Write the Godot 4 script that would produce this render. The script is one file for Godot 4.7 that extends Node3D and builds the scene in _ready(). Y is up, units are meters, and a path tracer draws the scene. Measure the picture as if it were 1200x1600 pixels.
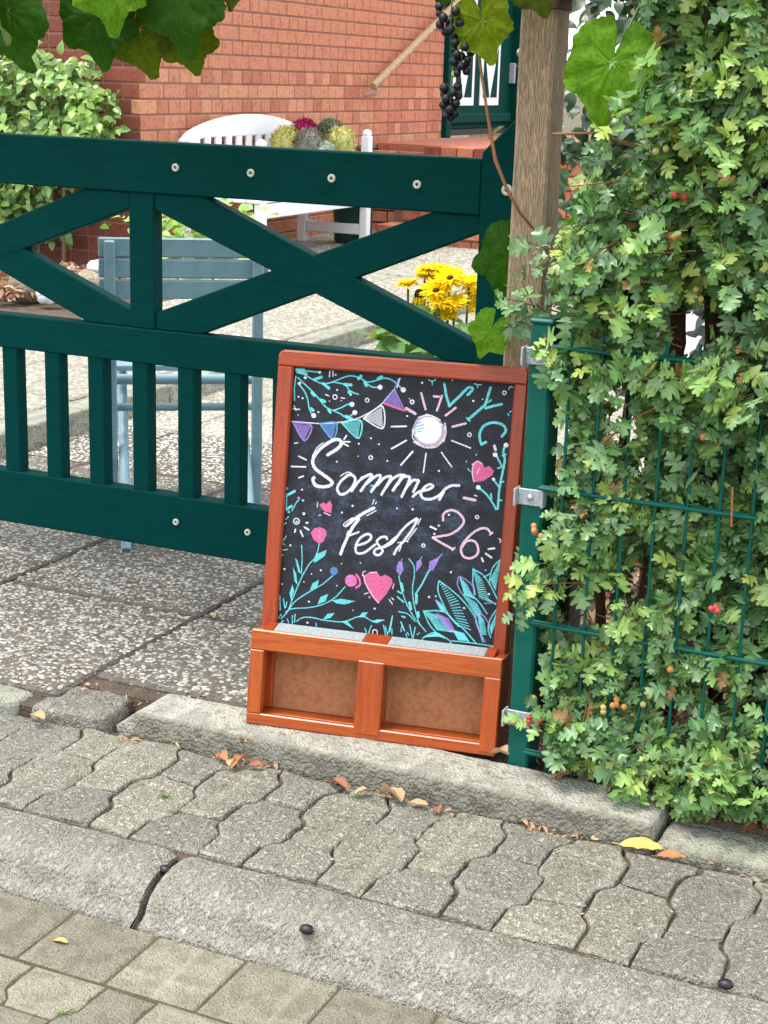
extends Node3D
# Sommerfest chalkboard leaning by a garden gate. Units metres, y up; the fence stands on z = 0 and the street runs along x.

const CAM_POS := Vector3(0.7466, 1.0781, 2.3512)
var rng := RandomNumberGenerator.new()
var M := {}          # materials
var box_cache := {}
var used := {}
var wear_noise := FastNoiseLite.new()

# ---------------------------------------------------------------- mesh builder
class MB:
	var st := SurfaceTool.new()
	var n := 0
	func _init():
		st.begin(Mesh.PRIMITIVE_TRIANGLES)
		st.set_smooth_group(-1)
	func smooth(on: bool):
		st.set_smooth_group(0 if on else -1)
	func tri(a: Vector3, b: Vector3, c: Vector3):      # front side counter-clockwise seen from outside
		st.add_vertex(a); st.add_vertex(c); st.add_vertex(b); n += 1
	func quad(a: Vector3, b: Vector3, c: Vector3, d: Vector3):
		tri(a, b, c); tri(a, c, d)
	func out_tri(a: Vector3, b: Vector3, c: Vector3, o: Vector3):
		if (b - a).cross(c - a).dot(a + b + c - 3.0 * o) > 0.0: tri(a, b, c)
		else: tri(a, c, b)
	func out_quad(a, b, c, d, o: Vector3):
		out_tri(a, b, c, o); out_tri(a, c, d, o)
	func box(s: Vector3, bev: float, xf := Transform3D()):
		var h := s / 2.0
		bev = minf(bev, minf(h.x, minf(h.y, h.z)) * 0.8)
		var p := {}
		for sx in [-1, 1]:
			for sy in [-1, 1]:
				for sz in [-1, 1]:
					for ax in 3:
						var v := Vector3(sx * (h.x - bev), sy * (h.y - bev), sz * (h.z - bev))
						v[ax] = [sx, sy, sz][ax] * h[ax]
						p[[ax, sx, sy, sz]] = xf * v
		var o := xf * Vector3.ZERO
		for s1 in [-1, 1]:
			out_quad(p[[0, s1, -1, -1]], p[[0, s1, 1, -1]], p[[0, s1, 1, 1]], p[[0, s1, -1, 1]], o)
			out_quad(p[[1, -1, s1, -1]], p[[1, 1, s1, -1]], p[[1, 1, s1, 1]], p[[1, -1, s1, 1]], o)
			out_quad(p[[2, -1, -1, s1]], p[[2, 1, -1, s1]], p[[2, 1, 1, s1]], p[[2, -1, 1, s1]], o)
			for s2 in [-1, 1]:
				out_quad(p[[0, s1, s2, -1]], p[[1, s1, s2, -1]], p[[1, s1, s2, 1]], p[[0, s1, s2, 1]], o)
				out_quad(p[[0, s1, -1, s2]], p[[2, s1, -1, s2]], p[[2, s1, 1, s2]], p[[0, s1, 1, s2]], o)
				out_quad(p[[1, -1, s1, s2]], p[[2, -1, s1, s2]], p[[2, 1, s1, s2]], p[[1, 1, s1, s2]], o)
				for s3 in [-1, 1]:
					out_tri(p[[0, s1, s2, s3]], p[[1, s1, s2, s3]], p[[2, s1, s2, s3]], o)
	func tube(pts: Array, radii: Array, sides := 8, cap := true):
		smooth(true)
		var rings := []
		var up := Vector3(0.31, 0.17, 0.93)
		for i in pts.size():
			var d: Vector3 = (pts[mini(i + 1, pts.size() - 1)] - pts[maxi(i - 1, 0)]).normalized()
			var u := d.cross(up).normalized()
			if absf(d.dot(up)) > 0.95: u = d.cross(Vector3.RIGHT).normalized()
			var w := d.cross(u)
			var ring := []
			for k in sides:
				var a := TAU * k / sides
				ring.append(pts[i] + (u * cos(a) + w * sin(a)) * radii[mini(i, radii.size() - 1)])
			rings.append(ring)
		for i in pts.size() - 1:
			var o: Vector3 = (pts[i] + pts[i + 1]) / 2.0
			for k in sides:
				var k2 := (k + 1) % sides
				out_quad(rings[i][k], rings[i][k2], rings[i + 1][k2], rings[i + 1][k], o)
		smooth(false)
		if cap:
			for e in [0, pts.size() - 1]:
				var inner: Vector3 = pts[1] if e == 0 else pts[e - 1]
				for k in sides:
					out_tri(pts[e], rings[e][k], rings[e][(k + 1) % sides], inner)
	func ball(c: Vector3, r: Vector3, lat := 6, lon := 8):
		smooth(true)
		for i in lat:
			for k in lon:
				var q := []
				for e in [[i, k], [i, k + 1], [i + 1, k + 1], [i + 1, k]]:
					var t: float = PI * e[0] / lat
					var f: float = TAU * e[1] / lon
					q.append(c + Vector3(sin(t) * cos(f), cos(t), sin(t) * sin(f)) * r)
				if i > 0: out_tri(q[0], q[1], q[2], c)
				if i < lat - 1: out_tri(q[0], q[2], q[3], c)
				elif i == lat - 1: out_tri(q[0], q[1], q[2], c)
		smooth(false)
	func prism(poly: PackedVector2Array, depth: float, bev: float, xf := Transform3D()):   # poly in xy, extruded to z = depth, the upper rim bevelled
		if Geometry2D.is_polygon_clockwise(poly): poly.reverse()
		var c := poly.size()
		var inner := PackedVector2Array()
		for i in c:
			var a := (poly[i] - poly[(i + c - 1) % c]).normalized()
			var b := (poly[(i + 1) % c] - poly[i]).normalized()
			var na := Vector2(-a.y, a.x)
			var nb := Vector2(-b.y, b.x)
			var m := (na + nb).normalized()
			inner.append(poly[i] + m * bev / maxf(0.5, m.dot(na)))
		var t := Geometry2D.triangulate_polygon(inner)
		var P := func(v: Vector2, z: float): return xf * Vector3(v.x, v.y, z)
		for i in range(0, t.size(), 3):
			var a: Vector2 = inner[t[i]]
			var b: Vector2 = inner[t[i + 1]]
			var d: Vector2 = inner[t[i + 2]]
			if (b - a).cross(d - a) < 0: var s := b; b = d; d = s
			tri(P.call(a, depth), P.call(b, depth), P.call(d, depth))
		var t2 := Geometry2D.triangulate_polygon(poly)
		for i in range(0, t2.size(), 3):
			var a: Vector2 = poly[t2[i]]
			var b: Vector2 = poly[t2[i + 1]]
			var d: Vector2 = poly[t2[i + 2]]
			if (b - a).cross(d - a) < 0: var s := b; b = d; d = s
			tri(P.call(a, 0.0), P.call(d, 0.0), P.call(b, 0.0))
		for i in c:
			var j := (i + 1) % c
			quad(P.call(poly[i], 0.0), P.call(poly[j], 0.0), P.call(poly[j], depth - bev), P.call(poly[i], depth - bev))
			quad(P.call(poly[i], depth - bev), P.call(poly[j], depth - bev), P.call(inner[j], depth), P.call(inner[i], depth))
	func stone(poly: PackedVector2Array, depth: float, f: FastNoiseLite, xf := Transform3D()):   # a slab with a worn, rounded and uneven top, poly in xy
		if Geometry2D.is_polygon_clockwise(poly): poly.reverse()
		var c := poly.size()
		var rings := []
		var centre := Vector2.ZERO
		for v in poly: centre += v / c
		for g in [[0.0, 0.0], [0.0, depth - 0.0055], [0.0008, depth - 0.0028], [0.0028, depth - 0.0008], [0.007, depth], [0.016, depth + 0.0003]]:
			var ring := []
			for i in c:
				var v: Vector2 = poly[i] + (centre - poly[i]).normalized() * g[0]
				var n: float = f.get_noise_2d(v.x * 4000.0, v.y * 4000.0) * 0.0016 if g[1] > 0.01 else 0.0
				ring.append(Vector3(v.x, v.y, g[1] + n))
			rings.append(ring)
		smooth(true)
		for k in rings.size() - 1:
			for i in c:
				var j := (i + 1) % c
				quad(xf * rings[k][i], xf * rings[k][j], xf * rings[k + 1][j], xf * rings[k + 1][i])
		var mid := Vector3.ZERO
		for v in rings[5]: mid += v
		mid /= c
		var half := []
		for v in rings[5]:
			var w: Vector3 = mid.lerp(v, 0.5)
			w.z += f.get_noise_2d(w.x * 4000.0, w.y * 4000.0) * 0.0014
			half.append(w)
		for i in c:
			var j := (i + 1) % c
			quad(xf * rings[5][i], xf * rings[5][j], xf * half[j], xf * half[i])
			tri(xf * half[i], xf * half[j], xf * mid)
		smooth(false)
	func done() -> ArrayMesh:
		st.generate_normals()
		return st.commit()

# ---------------------------------------------------------------- scene tree helpers
func numbered(called: String) -> String:
	if not used.has(called):
		used[called] = 0
		return called
	used[called] += 1
	return "%s_%03d" % [called, used[called]]

func thing(called: String, label: String, category: String, at := Vector3.ZERO, group := "") -> Node3D:
	var o := Node3D.new()
	o.name = numbered(called)
	add_child(o)
	o.position = at
	tag(o, label, category, group)
	return o

func tag(o: Node, label: String, category: String, group := ""):
	o.set_meta("label", label)
	o.set_meta("category", category)
	if group != "": o.set_meta("group", group)

func part(parent: Node, called: String, mesh: Mesh, mat: Material, xf := Transform3D()) -> MeshInstance3D:
	var o := MeshInstance3D.new()
	o.mesh = mesh
	o.material_override = mat
	o.transform = xf
	var k := "%d/%s" % [parent.get_instance_id(), called]
	if used.has(k):
		used[k] += 1
		o.name = "%s_%03d" % [called, used[k]]
	else:
		used[k] = 0
		o.name = called
	parent.add_child(o, true)
	return o

func struct(called: String, mesh: Mesh, mat: Material, xf := Transform3D()) -> MeshInstance3D:
	var o := part(self, called, mesh, mat, xf)
	o.set_meta("kind", "structure")
	return o

func bbox(s: Vector3, bev := 0.002) -> ArrayMesh:
	var k := "%.4f %.4f %.4f %.4f" % [s.x, s.y, s.z, bev]
	if not box_cache.has(k):
		var b := MB.new()
		b.box(s, bev)
		box_cache[k] = b.done()
	return box_cache[k]

func board(parent: Node, called: String, lo: Vector3, hi: Vector3, mat: Material, bev := 0.002) -> MeshInstance3D:
	return part(parent, called, bbox(hi - lo, bev), mat, Transform3D(Basis(), (lo + hi) / 2.0))

func rod(parent: Node, called: String, pts: Array, r, mat: Material, sides := 8) -> MeshInstance3D:
	var b := MB.new()
	b.tube(pts, r if r is Array else [r], sides)
	return part(parent, called, b.done(), mat)

func multi(parent: Node, called: String, mesh: Mesh, mat: Material, xfs: Array, cols: Array) -> MultiMeshInstance3D:
	var mm := MultiMesh.new()
	mm.transform_format = MultiMesh.TRANSFORM_3D
	mm.use_colors = true
	mm.mesh = mesh
	mm.instance_count = xfs.size()
	for i in xfs.size():
		mm.set_instance_transform(i, xfs[i])
		mm.set_instance_color(i, cols[i])
	var o := MultiMeshInstance3D.new()
	o.multimesh = mm
	o.material_override = mat
	o.name = called
	parent.add_child(o, true)
	o.set_meta("kind", "stuff")
	return o

func rnd(a: float, b: float) -> float: return rng.randf_range(a, b)
func lin(r: float, g: float, b: float) -> Color: return Color(r, g, b).linear_to_srgb()
func aim(dir: Vector3, normal: Vector3) -> Basis:       # y along dir, z near normal
	var y := dir.normalized()
	var z := (normal - y * normal.dot(y)).normalized()
	if z.length() < 0.5: z = y.cross(Vector3.RIGHT).normalized()
	return Basis(y.cross(z), y, z)

# ---------------------------------------------------------------- textures and materials
func noise(size: int, type: int, freq: float, oct: int, seed_: int) -> PackedByteArray:
	var f := FastNoiseLite.new()
	f.noise_type = type as FastNoiseLite.NoiseType
	f.frequency = freq
	f.seed = seed_
	f.fractal_type = FastNoiseLite.FRACTAL_FBM if oct > 1 else FastNoiseLite.FRACTAL_NONE
	f.fractal_octaves = oct
	if type == 2: f.cellular_return_type = FastNoiseLite.RETURN_DISTANCE
	var im := f.get_seamless_image(size, size)
	im.convert(Image.FORMAT_L8)
	return im.get_data()

func layered(size: int, base: Color, layers: Array) -> ImageTexture:   # layer: [noise bytes, lo, hi, colour, share]
	var out := PackedByteArray()
	out.resize(size * size * 3)
	var ns := []
	for l in layers:
		var lut := PackedFloat32Array()
		for v in 256: lut.append(smoothstep(l[1], l[2], v / 255.0) * l[4] if l[1] < l[2] else (1.0 - smoothstep(l[2], l[1], v / 255.0)) * l[4])
		ns.append(lut)
	var k := layers.size()
	for i in size * size:
		var r := base.r
		var g := base.g
		var b := base.b
		for j in k:
			var l: Array = layers[j]
			var t: float = ns[j][l[0][i]]
			if t > 0.0:
				var c: Color = l[3]
				r += (c.r - r) * t
				g += (c.g - g) * t
				b += (c.b - b) * t
		out[i * 3] = int(clampf(r, 0, 1) * 255.0)
		out[i * 3 + 1] = int(clampf(g, 0, 1) * 255.0)
		out[i * 3 + 2] = int(clampf(b, 0, 1) * 255.0)
	var im := Image.create_from_data(size, size, false, Image.FORMAT_RGB8, out)
	return ImageTexture.create_from_image(im)

func mat(tex: Texture2D, col: Color, rough: float, scale := Vector3.ONE, height: Texture2D = null, hscale := 0.0, world := false) -> StandardMaterial3D:
	var m := StandardMaterial3D.new()
	m.albedo_color = col
	m.roughness = rough
	if tex: m.albedo_texture = tex
	if tex or height:
		m.uv1_triplanar = true
		m.uv1_world_triplanar = world
		m.uv1_scale = scale
	if height:
		m.heightmap_enabled = true
		m.heightmap_texture = height
		m.heightmap_scale = hscale
	return m

func gray(bytes: PackedByteArray, size: int) -> ImageTexture:
	return ImageTexture.create_from_image(Image.create_from_data(size, size, false, Image.FORMAT_L8, bytes))

func mixed(a: PackedByteArray, b: PackedByteArray, t: float) -> PackedByteArray:
	var o := PackedByteArray()
	o.resize(a.size())
	for i in a.size(): o[i] = int(a[i] * (1.0 - t) + b[i] * t)
	return o

func varied(base: StandardMaterial3D, col: Color, off := Vector3.ZERO) -> StandardMaterial3D:
	var m: StandardMaterial3D = base.duplicate()
	m.albedo_color = col
	m.uv1_offset = off
	return m

func make_materials():
	var S := 512
	var fine := noise(S, 0, 0.09, 3, 11)
	var mid := noise(S, 0, 0.025, 4, 12)
	var big := noise(S, 0, 0.008, 4, 13)
	var spots := noise(S, 0, 0.045, 2, 14)
	var cells := noise(S, 2, 0.09, 1, 15)
	var grit := noise(S, 2, 0.16, 1, 16)
	var W := Color(1, 1, 1)
	# concrete of the pavers: grey, speckled with stones, pale lichen
	var tiny := noise(S, 0, 0.28, 2, 17)
	var lichen := mixed(spots, mid, 0.5)
	var patchy := mixed(big, mid, 0.4)
	var conc := layered(S, Color(0.63, 0.62, 0.585), [[patchy, 0.42, 0.68, Color(0.53, 0.52, 0.475), 0.9], [fine, 0.54, 0.78, Color(0.44, 0.43, 0.39), 0.75], [tiny, 0.56, 0.78, Color(0.28, 0.27, 0.25), 0.9], [tiny, 0.42, 0.22, Color(0.77, 0.76, 0.72), 0.65], [lichen, 0.575, 0.69, Color(0.88, 0.88, 0.86), 0.6], [mid, 0.64, 0.8, Color(0.40, 0.39, 0.31), 0.6]])
	var rough_h := gray(mixed(mixed(fine, tiny, 0.35), mid, 0.35), S)
	for k in 4:
		var tone: float = [0.97, 0.91, 1.02, 0.94][k]
		M["paver%d" % k] = mat(conc, Color(tone, tone * 0.995, tone * [0.97, 0.98, 0.96, 0.99][k]), 0.95, Vector3(3.1, 3.1, 3.1), rough_h, 1.5, true)
		M["paver%d" % k].uv1_offset = Vector3(k * 0.37, k * 0.71, k * 0.13)
	var road := layered(S, Color(0.62, 0.605, 0.555), [[big, 0.4, 0.75, Color(0.55, 0.53, 0.47), 0.7], [tiny, 0.40, 0.15, Color(0.76, 0.74, 0.67), 0.55], [tiny, 0.6, 0.85, Color(0.46, 0.44, 0.39), 0.6], [fine, 0.62, 0.82, Color(0.42, 0.40, 0.36), 0.6], [patchy, 0.45, 0.70, Color(0.52, 0.505, 0.455), 0.7]])
	for k in 3:
		var tone2: float = [0.95, 0.88, 1.0][k]
		M["road%d" % k] = mat(road, Color(tone2, tone2 * 0.99, tone2 * 0.96) * 0.97, 0.95, Vector3(3.4, 3.4, 3.4), rough_h, 1.0, true)
		M["road%d" % k].uv1_offset = Vector3(k * 0.29, k * 0.47, k * 0.61)
	var gut := layered(S, Color(0.62, 0.605, 0.57), [[patchy, 0.42, 0.68, Color(0.50, 0.485, 0.44), 0.85], [tiny, 0.42, 0.20, Color(0.80, 0.79, 0.75), 0.7], [tiny, 0.56, 0.8, Color(0.29, 0.28, 0.26), 0.85], [fine, 0.58, 0.8, Color(0.43, 0.41, 0.37), 0.7], [lichen, 0.60, 0.72, Color(0.86, 0.86, 0.84), 0.5]])
	M.gutter = mat(gut, Color(0.93, 0.93, 0.92), 0.95, Vector3(2.7, 2.7, 2.7), rough_h, 1.5, true)
	var kerbt := layered(S, Color(0.74, 0.735, 0.70), [[big, 0.42, 0.72, Color(0.60, 0.60, 0.57), 0.8], [mid, 0.62, 0.78, Color(0.50, 0.50, 0.42), 0.75], [fine, 0.6, 0.8, Color(0.58, 0.57, 0.53), 0.6], [tiny, 0.56, 0.82, Color(0.50, 0.49, 0.46), 0.6], [tiny, 0.40, 0.2, Color(0.84, 0.83, 0.80), 0.5]])
	M.kerb = mat(kerbt, Color(0.93, 0.93, 0.92), 0.95, Vector3(2.2, 2.2, 2.2), rough_h, 1.0, true)
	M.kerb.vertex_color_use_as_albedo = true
	M.kerb2 = varied(M.kerb, Color(0.85, 0.86, 0.83), Vector3(0.4, 0.2, 0.7))
	var slab := layered(S, Color(0.41, 0.39, 0.36), [[cells, 0.26, 0.08, Color(0.62, 0.60, 0.56), 0.7], [tiny, 0.55, 0.8, Color(0.36, 0.34, 0.31), 0.7], [patchy, 0.45, 0.66, Color(0.34, 0.32, 0.29), 0.7], [mid, 0.66, 0.85, Color(0.32, 0.28, 0.23), 0.6]])
	M.slab = mat(slab, W, 0.95, Vector3(4, 4, 4), rough_h, 0.6, true)
	M.slabpale = mat(kerbt, Color(0.90, 0.88, 0.84), 0.95, Vector3(3, 3, 3), rough_h, 0.8, true)  # paler copy of the slab, the open garden's brightness put into colour
	var soil := layered(S, Color(0.36, 0.31, 0.26), [[big, 0.4, 0.7, Color(0.42, 0.37, 0.32), 0.8], [tiny, 0.4, 0.15, Color(0.52, 0.45, 0.38), 0.6], [fine, 0.6, 0.8, Color(0.24, 0.19, 0.15), 0.8]])
	M.soil = mat(soil, W, 1.0, Vector3(3, 3, 3), rough_h, 1.2, true)
	M.ground = mat(soil, Color(0.9, 0.95, 0.8), 1.0, Vector3(0.7, 0.7, 0.7), null, 0, true)
	# woods
	var wood := layered(S, Color(0.72, 0.37, 0.17), [[mid, 0.35, 0.65, Color(0.66, 0.31, 0.13), 0.7], [fine, 0.5, 0.75, Color(0.76, 0.41, 0.20), 0.5], [big, 0.6, 0.85, Color(0.58, 0.25, 0.10), 0.5], [spots, 0.78, 0.86, Color(0.46, 0.18, 0.07), 0.4]])
	for a in 2:
		for k in 3:
			var sc := Vector3(0.55, 11.0, 11.0) if a == 0 else Vector3(11.0, 0.55, 11.0)
			var c: Color = [Color(0.93, 0.86, 0.60), Color(0.87, 0.76, 0.50), Color(0.92, 0.80, 0.54)][k]
			M["wood%s%d" % ["xy"[a], k]] = varied(mat(wood, W, 0.30, sc), c, Vector3(0.31 * k, 0.17 * k + 0.1, 0.53 * k))
			M["red%s%d" % ["xy"[a], k]] = varied(mat(wood, W, 0.34, sc), Color(0.85, 0.66, 0.46) * [1.0, 0.95, 1.04][k], Vector3(0.21 * k, 0.57 * k + 0.3, 0.43 * k))
	var old := layered(S, Color(0.80, 0.69, 0.56), [[mid, 0.4, 0.62, Color(0.70, 0.58, 0.46), 0.8], [fine, 0.58, 0.78, Color(0.38, 0.30, 0.24), 0.75], [fine, 0.40, 0.25, Color(0.74, 0.66, 0.57), 0.6]])
	M.post = mat(old, Color(0.98, 0.98, 0.98), 0.85, Vector3(17, 0.6, 17), gray(mixed(fine, mid, 0.4), S), 0.35)
	M.stain_shade = mat(old, Color(0.55, 0.53, 0.52), 0.9, Vector3(11, 1.2, 11))
	M.hard = mat(layered(S, Color(0.64, 0.42, 0.26), [[mid, 0.4, 0.75, Color(0.57, 0.35, 0.20), 0.7], [fine, 0.5, 0.75, Color(0.69, 0.47, 0.30), 0.5], [big, 0.55, 0.85, Color(0.53, 0.31, 0.17), 0.5]]), W, 0.7, Vector3(5, 5, 5))
	M.zinc = mat(layered(S, Color(0.60, 0.63, 0.65), [[mid, 0.45, 0.7, Color(0.60, 0.63, 0.65), 0.8], [spots, 0.66, 0.8, Color(0.80, 0.82, 0.83), 0.6]]), W, 0.5, Vector3(6, 6, 6))
	M.zinc.metallic = 0.15
	M.steel = mat(null, Color(0.72, 0.72, 0.72), 0.35)
	M.steel.metallic = 0.7
	M.washer = mat(null, Color(0.80, 0.79, 0.74), 0.5)
	M.dark = mat(null, Color(0.05, 0.05, 0.05), 0.6)
	# paints
	var wear := layered(S, W, [[big, 0.45, 0.75, Color(0.93, 0.95, 0.95), 0.8], [fine, 0.72, 0.9, Color(0.88, 0.92, 0.92), 0.4], [spots, 0.86, 0.90, Color(1.0, 1.0, 1.0), 0.8]])
	M.gate = mat(wear, lin(0.001, 0.045, 0.041), 0.5, Vector3(1.4, 9, 9), rough_h, 0.05)
	M.gate.metallic_specular = 0.12
	M.green = mat(wear, lin(0.002, 0.098, 0.074), 0.4, Vector3(4, 4, 4))
	M.green.metallic_specular = 0.35
	M.doorgreen = mat(wear, lin(0.002, 0.045, 0.034), 0.6, Vector3(3, 3, 3))
	M.doorgreen.metallic_specular = 0.12
	M.white = mat(null, Color(0.91, 0.91, 0.925), 0.55)
	M.blue = mat(wear, Color(0.52, 0.66, 0.70), 0.5, Vector3(4, 4, 4))
	M.bluelight = mat(wear, Color(0.56, 0.69, 0.76), 0.4, Vector3(4, 4, 4))
	M.tub = mat(null, lin(0.006, 0.05, 0.036), 0.45)
	M.rail = mat(kerbt, Color(1.0, 0.86, 0.68), 0.6, Vector3(3, 3, 3))
	M.plaster = mat(kerbt, Color(0.94, 0.86, 0.74), 0.95, Vector3(1, 1, 1), null, 0, true)
	M.render = mat(null, Color(0.88, 0.88, 0.87), 0.9)
	# bricks
	var bt := layered(S, W, [[mid, 0.4, 0.75, Color(0.92, 0.87, 0.84), 0.8], [tiny, 0.62, 0.85, Color(0.84, 0.78, 0.75), 0.6], [big, 0.6, 0.85, Color(0.82, 0.76, 0.74), 0.7]])
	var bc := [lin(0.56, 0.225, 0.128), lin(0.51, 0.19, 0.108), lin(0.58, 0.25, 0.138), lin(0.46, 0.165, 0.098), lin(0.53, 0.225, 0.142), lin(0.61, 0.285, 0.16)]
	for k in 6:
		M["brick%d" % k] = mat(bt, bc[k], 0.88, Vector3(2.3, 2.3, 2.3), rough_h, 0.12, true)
		M["darkbrick%d" % k] = varied(M["brick%d" % k], [lin(0.22, 0.06, 0.04), lin(0.27, 0.075, 0.045), lin(0.18, 0.05, 0.035)][k % 3])  # darker brick copies; on the front wall they put its shade into colour
	M.mortar = mat(null, Color(0.54, 0.40, 0.34), 1.0, Vector3(2, 2, 2), null, 0, true)
	M.mortarpale = mat(kerbt, Color(0.66, 0.60, 0.54), 1.0, Vector3(2, 2, 2), null, 0, true)
	M.stone = mat(conc, Color(1.0, 0.93, 0.86), 0.95, Vector3(2, 2, 2), rough_h, 0.8, true)
	# plants
	M.leafmulti = leafmat(Color.WHITE, 0.34)
	M.leafmulti.vertex_color_use_as_albedo = true
	M.leafmulti.vertex_color_is_srgb = false
	for k in 6:
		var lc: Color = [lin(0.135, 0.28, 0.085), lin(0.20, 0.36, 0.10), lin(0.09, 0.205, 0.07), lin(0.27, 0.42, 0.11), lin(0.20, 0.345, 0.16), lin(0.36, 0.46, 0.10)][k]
		M["haw%d" % k] = leafmat(lc, 0.36)
		M["haw%d" % k].metallic_specular = 0.42
	M.haw6 = leafmat(lin(0.36, 0.20, 0.07), 0.6)
	for k in 4:
		M["shrub%d" % k] = leafmat([lin(0.24, 0.40, 0.075), lin(0.15, 0.29, 0.065), lin(0.31, 0.46, 0.11), lin(0.18, 0.33, 0.11)][k], 0.45)
	M.bark = mat(old, Color(0.52, 0.44, 0.36), 0.95, Vector3(9, 2, 9), null, 0)
	M.twig = mat(null, lin(0.16, 0.10, 0.055), 0.8)
	M.stemgreen = mat(null, lin(0.12, 0.2, 0.05), 0.6)
	M.cane = mat(old, Color(0.80, 0.66, 0.50), 0.85, Vector3(20, 3, 20))
	M.matte = mat(null, Color.WHITE, 0.9)
	M.matte.vertex_color_use_as_albedo = true
	M.dry = leafmat(Color.WHITE, 0.8)
	M.dry.vertex_color_use_as_albedo = true
	M.dry.backlight = Color(0.3, 0.2, 0.1)
	M.berry0 = mat(null, lin(0.50, 0.06, 0.05), 0.3)
	M.berry1 = mat(null, lin(0.55, 0.22, 0.07), 0.35)
	M.berry2 = mat(null, lin(0.45, 0.38, 0.12), 0.4)
	M.grape = mat(layered(S, Color(0.045, 0.028, 0.065), [[mid, 0.55, 0.8, Color(0.20, 0.18, 0.28), 0.7]]), W, 0.45, Vector3(20, 20, 20))
	M.yellow = leafmat(lin(0.84, 0.64, 0.01), 0.6)
	M.yellow2 = leafmat(lin(0.80, 0.55, 0.008), 0.6)
	M.yellow.backlight = Color(0.6, 0.5, 0.05)
	M.yellow2.backlight = Color(0.6, 0.45, 0.05)
	M.yellow.metallic_specular = 0.1
	M.yellow2.metallic_specular = 0.1
	M.floret = mat(null, lin(0.05, 0.02, 0.01), 0.9)

func leafmat(c: Color, rough: float) -> StandardMaterial3D:
	var m := StandardMaterial3D.new()
	m.albedo_color = c
	m.roughness = rough
	m.backlight_enabled = true
	m.backlight = Color(0.55, 0.62, 0.25)
	m.metallic_specular = 0.6
	m.cull_mode = BaseMaterial3D.CULL_DISABLED
	return m

# ---------------------------------------------------------------- chalk
const CHALK_W := 880
const CHALK_H := 1012
func chalk_texture() -> ImageTexture:
	var w := CHALK_W
	var h := CHALK_H
	var n1 := noise(512, 0, 0.012, 4, 71)
	var n2 := noise(512, 0, 0.05, 3, 72)
	var n3 := noise(512, 0, 0.22, 2, 73)
	var buf := PackedFloat32Array()
	buf.resize(w * h * 3)
	for y in h:
		for x in w:
			var i := (y * w + x) * 3
			var a: float = n1[(y % 512) * 512 + (x * 3 / 4) % 512] / 255.0
			var b: float = n2[(y % 512) * 512 + x % 512] / 255.0
			var c: float = n2[((y * 5) % 512) * 512 + (x / 3) % 512] / 255.0
			var mid := exp(-pow((y / float(h) - 0.52) / 0.26, 2.0)) * smoothstep(0.0, 0.12, x / float(w)) * smoothstep(1.0, 0.8, x / float(w))
			var d := clampf((a * 0.5 + b * 0.3 + c * 0.3 - 0.40) * 1.5, 0, 1) * (0.30 + 0.75 * mid)     # wiped chalk dust
			buf[i] = lerpf(0.052, 0.30, d)
			buf[i + 1] = lerpf(0.062, 0.38, d)
			buf[i + 2] = lerpf(0.098, 0.50, d)
	var cols := {"C": Color(0.42, 0.86, 0.88), "W": Color(0.93, 0.92, 0.95), "P": Color(0.93, 0.40, 0.62), "V": Color(0.64, 0.52, 0.86), "B": Color(0.38, 0.62, 0.86), "K": Color(0.93, 0.78, 0.86)}
	for line in CHALK.split("\n", false):
		var f := line.split(" ", false)
		var low := f[1] == f[1].to_lower()
		var col: Color = cols[f[1].to_upper()]
		var r := float(f[2])
		var pts := PackedVector2Array()
		for k in range(3, f.size() - 1, 2): pts.append(Vector2(float(f[k]), float(f[k + 1])))
		match f[0]:
			"S":
				var c := Curve2D.new()
				for k in pts.size():
					var t := (pts[mini(k + 1, pts.size() - 1)] - pts[maxi(k - 1, 0)]) / 6.0
					if pts.size() == 2 or k == 0 or k == pts.size() - 1: t *= 0.5
					c.add_point(pts[k], -t, t)
				chalk_line(buf, n3, c.tessellate(4, 4), r, col, 1.0)
			"D": chalk_line(buf, n3, PackedVector2Array([pts[0], pts[0] + Vector2(1, 0)]), r, col, 0.75 if low else 1.0)
			"R":
				var ring := PackedVector2Array()
				for k in 17: ring.append(pts[0] + Vector2.from_angle(TAU * k / 16.0) * r)
				chalk_line(buf, n3, ring, 2.2, col, 1.0)
			"F":
				var lo := pts[0]
				var hi := pts[0]
				for p in pts:
					lo = lo.min(p)
					hi = hi.max(p)
				for y in range(maxi(0, int(lo.y)), mini(h - 1, int(hi.y)) + 1):
					for x in range(maxi(0, int(lo.x)), mini(w - 1, int(hi.x)) + 1):
						if Geometry2D.is_point_in_polygon(Vector2(x, y), pts):
							var streak: float = n3[((y + x * 2) % 512) * 512 + ((x * 2 - y / 3 + 512) % 512)] / 255.0
							chalk_dot(buf, (y * w + x) * 3, col, (0.72 if low else 0.92) * smoothstep(0.05, 0.42, streak))
			"H":   # rows of short strokes inside a leaf a-b-c-d
				for k in 19:
					var t := (k + 0.7) / 19.5
					var a := pts[0].lerp(pts[1], t) if t < 0.5 else pts[0].lerp(pts[1], t)
					var b := pts[0].lerp(pts[3], t * 2.0) if t < 0.5 else pts[3].lerp(pts[2], t * 2.0 - 1.0)
					var m := a.lerp(b, 0.6)
					chalk_line(buf, n3, PackedVector2Array([a.lerp(b, 0.05), m + Vector2(0, -3)]), 2.0, col, 0.95)
	var out := PackedByteArray()
	out.resize(w * h * 3)
	for i in buf.size(): out[i] = int(clampf(buf[i], 0, 1) * 255)
	return ImageTexture.create_from_image(Image.create_from_data(w, h, false, Image.FORMAT_RGB8, out))

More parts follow.
